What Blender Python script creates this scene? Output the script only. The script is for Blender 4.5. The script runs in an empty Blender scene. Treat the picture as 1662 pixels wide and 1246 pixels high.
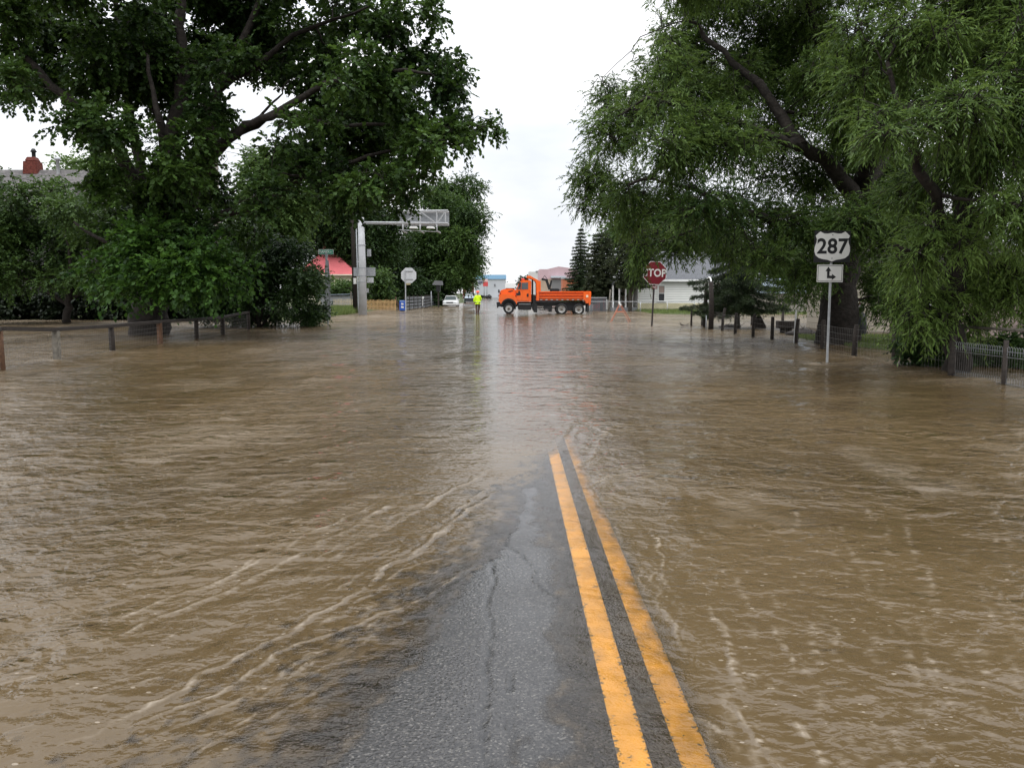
import bpy, bmesh, math, random
import numpy as np
from mathutils import Vector, Matrix
R = math.radians
random.seed(7)
S = bpy.context.scene
COL = S.collection

# ---------------------------------------------------------------- camera, sky, sun, exposure
CAMH = 1.65; FPX = 1380.0; PITCH = R(6.08)
cd = bpy.data.cameras.new("camera"); cam = bpy.data.objects.new("camera", cd); COL.objects.link(cam)
cam.location = (0, 0, CAMH); cam.rotation_euler = (R(90)-PITCH, 0, 0)
cd.sensor_width = 36; cd.lens = FPX/1662*36; cd.clip_end = 6000; cd.clip_start = .05
S.camera = cam
S.view_settings.view_transform = 'Standard'; S.view_settings.look = 'None'
S.view_settings.gamma = 1; S.view_settings.exposure = 0.0
SUN_EL, SUN_AZ = R(58), R(200)
w = bpy.data.worlds.new("World"); S.world = w; w.use_nodes = True
nt = w.node_tree; N = nt.nodes; L = nt.links; N.clear()
out = N.new('ShaderNodeOutputWorld'); bg = N.new('ShaderNodeBackground'); bg.inputs[1].default_value = .1
sky = N.new('ShaderNodeTexSky'); sky.sky_type = 'NISHITA'; sky.sun_disc = False
sky.sun_elevation = SUN_EL; sky.sun_rotation = SUN_AZ
tc = N.new('ShaderNodeTexCoord'); mp = N.new('ShaderNodeMapping'); mp.inputs['Scale'].default_value = (1, 1, 2.6)
mp.inputs['Location'].default_value = (.55, .3, .1)
nz = N.new('ShaderNodeTexNoise'); nz.inputs['Scale'].default_value = 3.2; nz.inputs['Detail'].default_value = 5; nz.inputs['Roughness'].default_value = .5
cr = N.new('ShaderNodeValToRGB')
cr.color_ramp.elements[0].position = .36; cr.color_ramp.elements[0].color = (.66, .695, .76, 1)
cr.color_ramp.elements[1].position = .60; cr.color_ramp.elements[1].color = (.90, .905, .92, 1)
sep = N.new('ShaderNodeSeparateXYZ'); mr = N.new('ShaderNodeMapRange')
mr.inputs[1].default_value = .0; mr.inputs[2].default_value = 1; mr.inputs[3].default_value = 12.4; mr.inputs[4].default_value = 50
vm = N.new('ShaderNodeVectorMath'); vm.operation = 'SCALE'
mx = N.new('ShaderNodeMix'); mx.data_type = 'RGBA'; mx.inputs[0].default_value = .93
L.new(tc.outputs['Generated'], mp.inputs[0]); L.new(mp.outputs[0], nz.inputs[0]); L.new(nz.outputs[0], cr.inputs[0])
L.new(tc.outputs['Generated'], sep.inputs[0]); zp = N.new('ShaderNodeMath'); zp.operation = 'POWER'; zp.use_clamp = True; zp.inputs[1].default_value = 1.75; L.new(sep.outputs[2], zp.inputs[0]); L.new(zp.outputs[0], mr.inputs[0])
L.new(cr.outputs[0], vm.inputs[0]); L.new(mr.outputs[0], vm.inputs['Scale'])
L.new(sky.outputs[0], mx.inputs[6]); L.new(vm.outputs[0], mx.inputs[7]); L.new(mx.outputs[2], bg.inputs[0]); L.new(bg.outputs[0], out.inputs[0])
sd = bpy.data.lights.new("sun", 'SUN'); sd.energy = .6; sd.angle = R(25); sd.color = (1, .97, .93)
so = bpy.data.objects.new("sun", sd); COL.objects.link(so)
so.rotation_euler = (R(90)-SUN_EL, 0, R(180)-SUN_AZ)

# ---------------------------------------------------------------- pixel <-> world helpers (used only to measure positions)
cp, sp_ = math.cos(PITCH), math.sin(PITCH)
def W(px, py, Y):
    u = (px-831)/FPX; v = (623-py)/FPX
    t = Y/(cp+v*sp_)
    return Vector((u*t, Y, CAMH+t*(-sp_+v*cp)))
def G(px, py, z=0.0):
    u = (px-831)/FPX; v = (623-py)/FPX
    t = (z-CAMH)/(-sp_+v*cp)
    return Vector((u*t, t*(cp+v*sp_), z))

# ---------------------------------------------------------------- materials
MATS = {}
def mat(name, col, rough=.7, spec=.4, metal=0, noise=None, bump=0, bscale=20, emit=None, coords='Object'):
    """noise=(scale, amount) varies the base colour; bump in metres"""
    if name in MATS: return MATS[name]
    m = bpy.data.materials.new(name); m.use_nodes = True; nt = m.node_tree
    b = nt.nodes['Principled BSDF']
    b.inputs['Base Color'].default_value = (*col, 1); b.inputs['Roughness'].default_value = rough
    b.inputs['Metallic'].default_value = metal; b.inputs['Specular IOR Level'].default_value = spec
    tc = nt.nodes.new('ShaderNodeTexCoord')
    if noise:
        n = nt.nodes.new('ShaderNodeTexNoise'); n.inputs['Scale'].default_value = noise[0]; n.inputs['Detail'].default_value = 5
        nt.links.new(tc.outputs[coords], n.inputs[0])
        r = nt.nodes.new('ShaderNodeValToRGB'); a = noise[1]
        r.color_ramp.elements[0].position = .3; r.color_ramp.elements[1].position = .7
        r.color_ramp.elements[0].color = (*[c*(1-a) for c in col], 1); r.color_ramp.elements[1].color = (*[min(1, c*(1+a)) for c in col], 1)
        nt.links.new(n.outputs[0], r.inputs[0]); nt.links.new(r.outputs[0], b.inputs['Base Color'])
    if bump:
        n2 = nt.nodes.new('ShaderNodeTexNoise'); n2.inputs['Scale'].default_value = bscale; n2.inputs['Detail'].default_value = 4
        nt.links.new(tc.outputs[coords], n2.inputs[0])
        bp = nt.nodes.new('ShaderNodeBump'); bp.inputs['Distance'].default_value = bump
        nt.links.new(n2.outputs[0], bp.inputs['Height']); nt.links.new(bp.outputs[0], b.inputs['Normal'])
    MATS[name] = m; return m

def leafmat(name, dark, light, trans=.35, rough=.5, spec=.22):
    m = bpy.data.materials.new(name); m.use_nodes = True; nt = m.node_tree
    b = nt.nodes['Principled BSDF']; o = nt.nodes['Material Output']
    at = nt.nodes.new('ShaderNodeAttribute'); at.attribute_name = 'tint'
    r = nt.nodes.new('ShaderNodeValToRGB')
    r.color_ramp.elements[0].color = (*dark, 1); r.color_ramp.elements[1].color = (*light, 1)
    nt.links.new(at.outputs['Fac'], r.inputs[0]); nt.links.new(r.outputs[0], b.inputs['Base Color'])
    b.inputs['Roughness'].default_value = rough; b.inputs['Specular IOR Level'].default_value = spec
    t = nt.nodes.new('ShaderNodeBsdfTranslucent'); hs = nt.nodes.new('ShaderNodeHueSaturation')
    hs.inputs['Hue'].default_value = .485; hs.inputs['Value'].default_value = 1.3
    nt.links.new(r.outputs[0], hs.inputs['Color']); nt.links.new(hs.outputs[0], t.inputs[0])
    mx = nt.nodes.new('ShaderNodeMixShader'); mx.inputs[0].default_value = trans
    nt.links.new(b.outputs[0], mx.inputs[1]); nt.links.new(t.outputs[0], mx.inputs[2]); nt.links.new(mx.outputs[0], o.inputs[0])
    return m

# ---------------------------------------------------------------- mesh builder
class MB:
    def __init__(s): s.v = []; s.f = []; s.sm = []
    def add(s, vs, fs, smooth=False):
        k = len(s.v); s.v += [tuple(v) for v in vs]; s.f += [tuple(i+k for i in f) for f in fs]; s.sm += [smooth]*len(fs); return s
    def box(s, c, d, rot=None, taper=None):
        x, y, z = d[0]/2, d[1]/2, d[2]/2
        P = [Vector((a*x, b*y, e*z)) for e in (-1, 1) for b in (-1, 1) for a in (-1, 1)]
        if taper:
            for p in P[4:]: p.x *= taper; p.y *= taper
        if rot is not None:
            M = Matrix.Rotation(rot[2], 3, 'Z') @ Matrix.Rotation(rot[1], 3, 'Y') @ Matrix.Rotation(rot[0], 3, 'X')
            P = [M @ p for p in P]
        c = Vector(c)
        return s.add([p+c for p in P], [(0, 2, 3, 1), (4, 5, 7, 6), (0, 1, 5, 4), (2, 6, 7, 3), (0, 4, 6, 2), (1, 3, 7, 5)])
    def bar(s, a, b, wd, dp=None, up=(0, 0, 1)):
        a, b = Vector(a), Vector(b); dp = dp or wd
        t = (b-a).normalized(); u = Vector(up)
        if abs(t.dot(u)) > .95: u = Vector((1, 0, 0))
        n = t.cross(u).normalized(); q = n.cross(t)
        vs = [p+n*i*wd/2+q*j*dp/2 for p in (a, b) for i, j in ((-1, -1), (1, -1), (1, 1), (-1, 1))]
        return s.add(vs, [(0, 3, 2, 1), (4, 5, 6, 7), (0, 1, 5, 4), (1, 2, 6, 5), (2, 3, 7, 6), (3, 0, 4, 7)])
    def tube(s, pts, rad, n=8, caps=True):
        pts = [Vector(p) for p in pts]
        if not hasattr(rad, '__len__'): rad = [rad]*len(pts)
        k = len(pts); vs = []; pn = None
        for i, p in enumerate(pts):
            t = (pts[min(i+1, k-1)]-pts[max(i-1, 0)]).normalized()
            if pn is None:
                u = Vector((0, 0, 1)) if abs(t.z) < .9 else Vector((1, 0, 0)); pn = t.cross(u).normalized()
            else: pn = (pn-t*pn.dot(t)).normalized()
            q = t.cross(pn)
            for j in range(n):
                a = 2*math.pi*j/n; vs.append(p+(pn*math.cos(a)+q*math.sin(a))*rad[i])
        fs = [(i*n+j, i*n+(j+1) % n, (i+1)*n+(j+1) % n, (i+1)*n+j) for i in range(k-1) for j in range(n)]
        s.add(vs, fs, True)
        if caps:
            b0 = len(s.v)-len(vs); s.f.append(tuple(b0+j for j in reversed(range(n)))); s.f.append(tuple(b0+(k-1)*n+j for j in range(n))); s.sm += [False, False]
        return s
    def prism(s, poly, y0, y1, ax='y'):
        """poly in (x,z) extruded along y  (ax='y'), or (x,y) along z, or (y,z) along x"""
        f = {'y': lambda p, t: (p[0], t, p[1]), 'z': lambda p, t: (p[0], p[1], t), 'x': lambda p, t: (t, p[0], p[1])}[ax]
        n = len(poly)
        return s.add([f(p, y0) for p in poly]+[f(p, y1) for p in poly],
                     [tuple(range(n)), tuple(reversed(range(n, 2*n)))]+[(i, i+n, (i+1) % n+n, (i+1) % n) for i in range(n)])
    def lathe(s, prof, c=(0, 0, 0), n=20, ax='z'):
        c = Vector(c); vs = []
        for r, h in prof:
            for j in range(n):
                a = 2*math.pi*j/n; x, y = r*math.cos(a), r*math.sin(a)
                vs.append(c+Vector((x, y, h) if ax == 'z' else (x, h, y) if ax == 'y' else (h, x, y)))
        k = len(prof)
        return s.add(vs, [(i*n+j, i*n+(j+1) % n, (i+1)*n+(j+1) % n, (i+1)*n+j) for i in range(k-1) for j in range(n)], True)
    def build(s, name, m, parent=None, loc=None, bevel=0):
        me = bpy.data.meshes.new(name); me.from_pydata(s.v, [], s.f); me.materials.append(m)
        for p, q in zip(me.polygons, s.sm): p.use_smooth = q
        bm = bmesh.new(); bm.from_mesh(me); bmesh.ops.recalc_face_normals(bm, faces=bm.faces)
        if bevel:
            bmesh.ops.bevel(bm, geom=[e for e in bm.edges if len(e.link_faces) == 2 and e.calc_face_angle(0) > .5], offset=bevel, segments=2, affect='EDGES', clamp_overlap=True)
        bm.to_mesh(me); bm.free(); me.update()
        o = bpy.data.objects.new(name, me); COL.objects.link(o)
        if parent: o.parent = parent
        if loc is not None: o.location = loc
        return o
def tag(o, label=None, cat=None, group=None, kind=None):
    if label: o['label'] = label
    if cat: o['category'] = cat
    if group: o['group'] = group
    if kind: o['kind'] = kind
    return o
def thing(name, label, cat, loc=(0, 0, 0), rz=0, group=None, rot=None):
    o = bpy.data.objects.new(name, None); COL.objects.link(o); o.location = loc
    o.rotation_euler = rot or (0, 0, rz); o.empty_display_size = .2
    return tag(o, label, cat, group)
def copy_tree(o, parent=None):
    c = o.copy(); COL.objects.link(c); c.parent = parent
    for ch in list(o.children): copy_tree(ch, c)
    return c
def text(name, s, size, m, parent, loc, rot, bold=.0, depth=.004, xs=1.0, space=1.0):
    cu = bpy.data.curves.new(name, 'FONT'); cu.body = s; cu.size = size; cu.align_x = 'CENTER'; cu.align_y = 'CENTER'
    cu.offset = bold; cu.extrude = depth/2; cu.resolution_u = 4; cu.space_character = space
    t = bpy.data.objects.new(name, cu); COL.objects.link(t)
    dg = bpy.context.evaluated_depsgraph_get(); me = bpy.data.meshes.new_from_object(t.evaluated_get(dg))
    bpy.data.objects.remove(t); bpy.data.curves.remove(cu)
    me.materials.clear(); me.materials.append(m); me.name = name
    o = bpy.data.objects.new(name, me); COL.objects.link(o); o.parent = parent; o.location = loc; o.rotation_euler = rot; o.scale = (xs, 1, 1)
    return o

# ---------------------------------------------------------------- numpy noise
def _hash(ix, iy, iz):
    h = (ix.astype(np.int64)*374761393+iy.astype(np.int64)*668265263+iz.astype(np.int64)*2147483647) & 0x7fffffff
    h = ((h ^ (h >> 13))*1274126177) & 0x7fffffff
    return ((h ^ (h >> 16)) & 0xffff)/65535.0
def vnoise(x, y, z=None):
    if z is None: z = np.zeros_like(x)
    ix, iy, iz = np.floor(x), np.floor(y), np.floor(z)
    fx, fy, fz = x-ix, y-iy, z-iz
    fx, fy, fz = [f*f*f*(f*(f*6-15)+10) for f in (fx, fy, fz)]
    def c(a, b, e): return _hash(ix+a, iy+b, iz+e)
    def lp(a, b, t): return a+(b-a)*t
    if not z.any():
        return lp(lp(c(0, 0, 0), c(1, 0, 0), fx), lp(c(0, 1, 0), c(1, 1, 0), fx), fy)*2-1
    a = lp(lp(c(0, 0, 0), c(1, 0, 0), fx), lp(c(0, 1, 0), c(1, 1, 0), fx), fy)
    b = lp(lp(c(0, 0, 1), c(1, 0, 1), fx), lp(c(0, 1, 1), c(1, 1, 1), fx), fy)
    return lp(a, b, fz)*2-1
def sstep(a, b, x):
    t = np.clip((x-a)/(b-a), 0, 1); return t*t*(3-2*t)

def grid_mesh(name, X, Y, Z, m, attrs=None, smooth=True):
    """X (cols), Y (rows) 1-D, Z [rows, cols]"""
    nr, nc = len(Y), len(X)
    XX, YY = np.meshgrid(X, Y)
    co = np.stack([XX, YY, Z], -1).reshape(-1, 3).astype(np.float32)
    i = (np.arange(nr-1)[:, None]*nc+np.arange(nc-1)[None, :]).ravel()
    F = np.stack([i, i+1, i+nc+1, i+nc], -1).astype(np.int32)
    return np_mesh(name, co, F, m, attrs, smooth)
def np_mesh(name, co, F, m, attrs=None, smooth=False, parent=None):
    me = bpy.data.meshes.new(name); k = F.shape[1]
    me.vertices.add(len(co)); me.vertices.foreach_set('co', co.astype(np.float32).ravel())
    me.loops.add(F.size); me.loops.foreach_set('vertex_index', F.astype(np.int32).ravel())
    me.polygons.add(len(F)); me.polygons.foreach_set('loop_start', np.arange(0, F.size, k, dtype=np.int32))
    me.update(calc_edges=True)
    if smooth: me.polygons.foreach_set('use_smooth', np.ones(len(F), bool))
    for nme, a in (attrs or {}).items():
        at = me.attributes.new(nme, 'FLOAT', 'POINT'); at.data.foreach_set('value', a.astype(np.float32).ravel())
    me.materials.append(m)
    o = bpy.data.objects.new(name, me); COL.objects.link(o)
    if parent: o.parent = parent
    return o

# ================================================================ SETTING: ground, road, flood water
def road_depth(x, y):
    """depth of the carriageway under the water level, metres (negative = dry)"""
    wob = vnoise(x*2.2+3, y*1.3)*.10+vnoise(x*6, y*4)*.06+vnoise(x*17, y*13)*.03+vnoise(x*45, y*40)*.015
    Lb = np.interp(y, [0, 2.8, 4.1, 5.5, 7.9, 9.0, 10.5, 14], [-1.7, -1.42, -1.0, -.55, .02, .36, .8, 3])
    Rb = np.interp(y, [0, 2.8, 4.5, 5.6, 8.2, 9.2], [.86, .82, .80, .77, .74, .72])
    bR = Rb-x+wob*(.25+np.clip(Rb-x, 0, 1)*1.5); bL = x-Lb+wob
    dR = np.interp(bR, [-6, -1, -.3, 0, .1, .3, .5, .62, .75, 1.3], [.28, .10, .032, .013, .0055, .0034, .0018, .0, -.002, -.006])
    bL = bL*1.6/np.clip(Rb-Lb, .8, 3)
    dL = np.interp(bL, [-6, -1, -.4, 0, .2, .4, .55, .62, .78, 1.3], [.28, .10, .035, .012, .0088, .0048, .002, .0, -.0015, -.006])
    d = np.maximum(dR, dL)
    return d
# lawns that stand just out of the water (world polygons as distance fields)
def lawn_height(x, y):
    z = np.full_like(x, -.32)
    # yard on the right behind the post fence
    fx = np.interp(y, [18, 20.5, 25, 29.6, 34, 40, 60], [10.6, 9.4, 9.2, 8.6, 9.2, 9.5, 9.6])
    m = sstep(.3, 2.2, x-fx)*sstep(40.5, 31, y)*sstep(14, 19, y)
    z = np.maximum(z, -.32+.385*m)
    m = sstep(62, 70, y)*sstep(9.5, 12.5, x)*sstep(140, 120, y); z = np.maximum(z, -.32+.38*m)
    # left verge by the poles
    m = sstep(47, 56, y)*sstep(-12.2, -13.6, x)*sstep(96, 84, y); z = np.maximum(z, -.32+.38*m)
    # far lots both sides of the street
    m = sstep(-6.5, -9.5, x)*sstep(95, 110, y); z = np.maximum(z, -.32+.40*m)
    m = sstep(12, 18, x)*sstep(95, 110, y); z = np.maximum(z, -.32+.40*m)
    m = sstep(-20, -30, x)*sstep(48, 60, y); z = np.maximum(z, -.32+.42*m)
    m = sstep(395, 430, y); z = np.maximum(z, -.32+.5*m)
    return z

m_ground = mat('lawn_soil', (.050, .062, .022), .9, .2, noise=(1.4, .35), bump=.03, bscale=9)
gx = np.concatenate([-np.geomspace(3000, 42, 26), np.linspace(-40, 40, 161), np.geomspace(42, 3000, 26)])
gy = np.concatenate([np.linspace(-200, -5, 12), np.linspace(-3, 80, 140), np.geomspace(82, 4500, 60)])
GX, GY = np.meshgrid(gx, gy)
ground = grid_mesh('ground', gx, gy, lawn_height(GX, GY)+.012*vnoise(GX*.9, GY*.9), m_ground)
tag(ground, kind='structure')

# --- wet asphalt
def asphalt():
    m = bpy.data.materials.new('wet_asphalt'); m.use_nodes = True; nt = m.node_tree; b = nt.nodes['Principled BSDF']; NN = nt.nodes; LL = nt.links
    tc = NN.new('ShaderNodeTexCoord')
    v = NN.new('ShaderNodeTexVoronoi'); v.inputs['Scale'].default_value = 120; LL.new(tc.outputs['Object'], v.inputs[0])
    v2 = NN.new('ShaderNodeTexVoronoi'); v2.inputs['Scale'].default_value = 62; v2.inputs['Randomness'].default_value = 1; LL.new(tc.outputs['Object'], v2.inputs[0])
    n = NN.new('ShaderNodeTexNoise'); n.inputs['Scale'].default_value = 1.7; n.inputs['Detail'].default_value = 4; LL.new(tc.outputs['Object'], n.inputs[0])
    n3 = NN.new('ShaderNodeTexNoise'); n3.inputs['Scale'].default_value = 90; n3.inputs['Detail'].default_value = 3; LL.new(tc.outputs['Object'], n3.inputs[0])
    rgb = NN.new('ShaderNodeSeparateColor'); LL.new(v.outputs['Color'], rgb.inputs[0])
    r = NN.new('ShaderNodeValToRGB'); r.color_ramp.interpolation = 'LINEAR'
    e = r.color_ramp.elements; e[0].position = 0; e[0].color = (.014, .013, .013, 1); e[1].position = .75; e[1].color = (.050, .047, .044, 1)
    q = e.new(.93); q.color = (.085, .078, .07, 1); q = e.new(.985); q.color = (.15, .14, .125, 1)
    LL.new(rgb.outputs[0], r.inputs[0])
    mx = NN.new('ShaderNodeMix'); mx.data_type = 'RGBA'; mx.blend_type = 'MULTIPLY'; mx.inputs[0].default_value = .6
    LL.new(r.outputs[0], mx.inputs[6]); LL.new(n3.outputs[0], mx.inputs[7])
    sc = NN.new('ShaderNodeVectorMath'); sc.operation = 'SCALE'; sc.inputs['Scale'].default_value = .9; LL.new(mx.outputs[2], sc.inputs[0])
    at = NN.new('ShaderNodeAttribute'); at.attribute_name = 'crack'
    m2 = NN.new('ShaderNodeMix'); m2.data_type = 'RGBA'; m2.inputs[7].default_value = (.008, .008, .008, 1)
    LL.new(at.outputs['Fac'], m2.inputs[0]); LL.new(sc.outputs[0], m2.inputs[6]); LL.new(m2.outputs[2], b.inputs['Base Color'])
    rr = NN.new('ShaderNodeMapRange'); rr.inputs[1].default_value = .35; rr.inputs[2].default_value = .65; rr.inputs[3].default_value = .10; rr.inputs[4].default_value = .30
    LL.new(n.outputs[0], rr.inputs[0]); LL.new(rr.outputs[0], b.inputs['Roughness'])
    b.inputs['Specular IOR Level'].default_value = .36
    ad = NN.new('ShaderNodeMath'); ad.operation = 'ADD'; ml = NN.new('ShaderNodeMath'); ml.operation = 'MULTIPLY'; ml.inputs[1].default_value = .8
    LL.new(v2.outputs['Distance'], ml.inputs[0]); LL.new(ml.outputs[0], ad.inputs[0]); LL.new(n3.outputs[0], ad.inputs[1])
    bp = NN.new('ShaderNodeBump'); bp.inputs['Distance'].default_value = .0018; bp.inputs['Strength'].default_value = .7; LL.new(ad.outputs[0], bp.inputs['Height']); LL.new(bp.outputs[0], b.inputs['Normal'])
    return m
rx = np.concatenate([np.linspace(-6.2, -2.4, 20), np.arange(-2.36, 1.8, .016), np.linspace(1.85, 6.6, 24)])
ry = np.concatenate([np.linspace(-12, 2.2, 20), np.arange(2.25, 11, .022), np.linspace(11.2, 120, 60)])
RX, RY = np.meshgrid(rx, ry)
def polyd(X, Y, pl, far=.6):
    """distance and arc parameter to a polyline (restricted to a neighbourhood)"""
    P = np.array([(p[0], p[1]) for p in pl]); D = np.full(X.shape, 9.0); T = np.zeros(X.shape); SG = np.zeros(X.shape)
    ms = (X > P[:, 0].min()-far) & (X < P[:, 0].max()+far) & (Y > P[:, 1].min()-far) & (Y < P[:, 1].max()+far)
    x, y = X[ms], Y[ms]; d = np.full(x.shape, 9.0); t = np.zeros(x.shape); sg = np.zeros(x.shape); n = len(P)-1
    for i in range(n):
        ax, ay = P[i]; bx, by = P[i+1]; ex, ey = bx-ax, by-ay; l2 = ex*ex+ey*ey+1e-9
        u = np.clip(((x-ax)*ex+(y-ay)*ey)/l2, 0, 1); dx, dy = x-ax-u*ex, y-ay-u*ey; dd = np.hypot(dx, dy)
        k = dd < d; d[k] = dd[k]; t[k] = (i+u[k])/n; sg[k] = np.sign(ex*dy[k]-ey*dx[k])
    D[ms] = d; T[ms] = t; SG[ms] = sg
    return D, T, SG
def gl(*pp): return [G(a, b)[:2] for a, b in pp]
crk = np.zeros_like(RX)
for pl in (gl((812, 820), (826, 850), (818, 884), (790, 905), (752, 935), (700, 962), (660, 985), (636, 990)),
           gl((818, 884), (850, 905), (872, 925), (868, 945), (905, 968), (925, 985)),
           gl((795, 905), (802, 940), (788, 985), (800, 1020), (786, 1075), (792, 1120), (782, 1180), (790, 1246)),
           gl((830, 1090), (826, 1130), (834, 1170), (824, 1246))):
    jx = RX+.012*vnoise(RX*30, RY*30); jy = RY+.012*vnoise(RX*30+9, RY*30)
    D, T, _ = polyd(jx, jy, pl); crk = np.maximum(crk, sstep(.012, .003, D)*(.75+.35*vnoise(RX*14, RY*14)))
crk = np.clip(crk, 0, 1)
rz = -road_depth(RX, RY)-.006*crk
road = grid_mesh('road', rx, ry, rz, asphalt(), {'crack': crk}); tag(road, kind='structure')

# --- painted centre lines (worn thermoplastic), laid 3 mm over the asphalt
def paint():
    m = bpy.data.materials.new('yellow_road_paint'); m.use_nodes = True; nt = m.node_tree; b = nt.nodes['Principled BSDF']; NN = nt.nodes; LL = nt.links
    tc = NN.new('ShaderNodeTexCoord')
    v = NN.new('ShaderNodeTexVoronoi'); v.inputs['Scale'].default_value = 85; LL.new(tc.outputs['Object'], v.inputs[0])
    sc = NN.new('ShaderNodeSeparateColor'); LL.new(v.outputs['Color'], sc.inputs[0])
    n = NN.new('ShaderNodeTexNoise'); n.inputs['Scale'].default_value = 14; n.inputs['Detail'].default_value = 5; LL.new(tc.outputs['Object'], n.inputs[0])
    at = NN.new('ShaderNodeAttribute'); at.attribute_name = 'edge'
    a = NN.new('ShaderNodeMath'); a.operation = 'MULTIPLY'; LL.new(sc.outputs[0], a.inputs[0]); LL.new(n.outputs[0], a.inputs[1])
    a2 = NN.new('ShaderNodeMath'); a2.operation = 'MULTIPLY_ADD'; a2.inputs[1].default_value = .33; LL.new(at.outputs['Fac'], a2.inputs[0]); LL.new(a.outputs[0], a2.inputs[2])
    r = NN.new('ShaderNodeValToRGB'); e = r.color_ramp.elements
    e[0].position = .55; e[0].color = (.70, .355, .036, 1); e[1].position = .64; e[1].color = (.10, .075, .04, 1)
    LL.new(a2.outputs[0], r.inputs[0]); 
    n2 = NN.new('ShaderNodeTexNoise'); n2.inputs['Scale'].default_value = 5; LL.new(tc.outputs['Object'], n2.inputs[0])
    hs = NN.new('ShaderNodeHueSaturation'); mr = NN.new('ShaderNodeMapRange'); mr.inputs[3].default_value = .62; mr.inputs[4].default_value = 1.25; LL.new(n2.outputs[0], mr.inputs[0]); LL.new(mr.outputs[0], hs.inputs['Value'])
    LL.new(r.outputs[0], hs.inputs['Color']); LL.new(hs.outputs[0], b.inputs['Base Color'])
    b.inputs['Roughness'].default_value = .35
    bp = NN.new('ShaderNodeBump'); bp.inputs['Distance'].default_value = .0015; LL.new(v.outputs['Distance'], bp.inputs['Height']); LL.new(bp.outputs[0], b.inputs['Normal'])
    return m
m_paint = paint()
for cx in (.435, .655):
    lx = np.linspace(cx-.058, cx+.058, 12); ly = np.concatenate([np.linspace(-12, 2, 30), np.arange(2.05, 12, .03), np.linspace(12.2, 60, 40)])
    LX, LY = np.meshgrid(lx, ly)
    LXw = LX+.004*vnoise(LX*0+LY*9, LY*7)
    edge = (np.abs(LX-cx)/.058)**4
    me = grid_mesh('road_marking', lx, ly, -road_depth(LX, LY)+.0012, m_paint, {'edge': edge}); tag(me, kind='structure')

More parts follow.
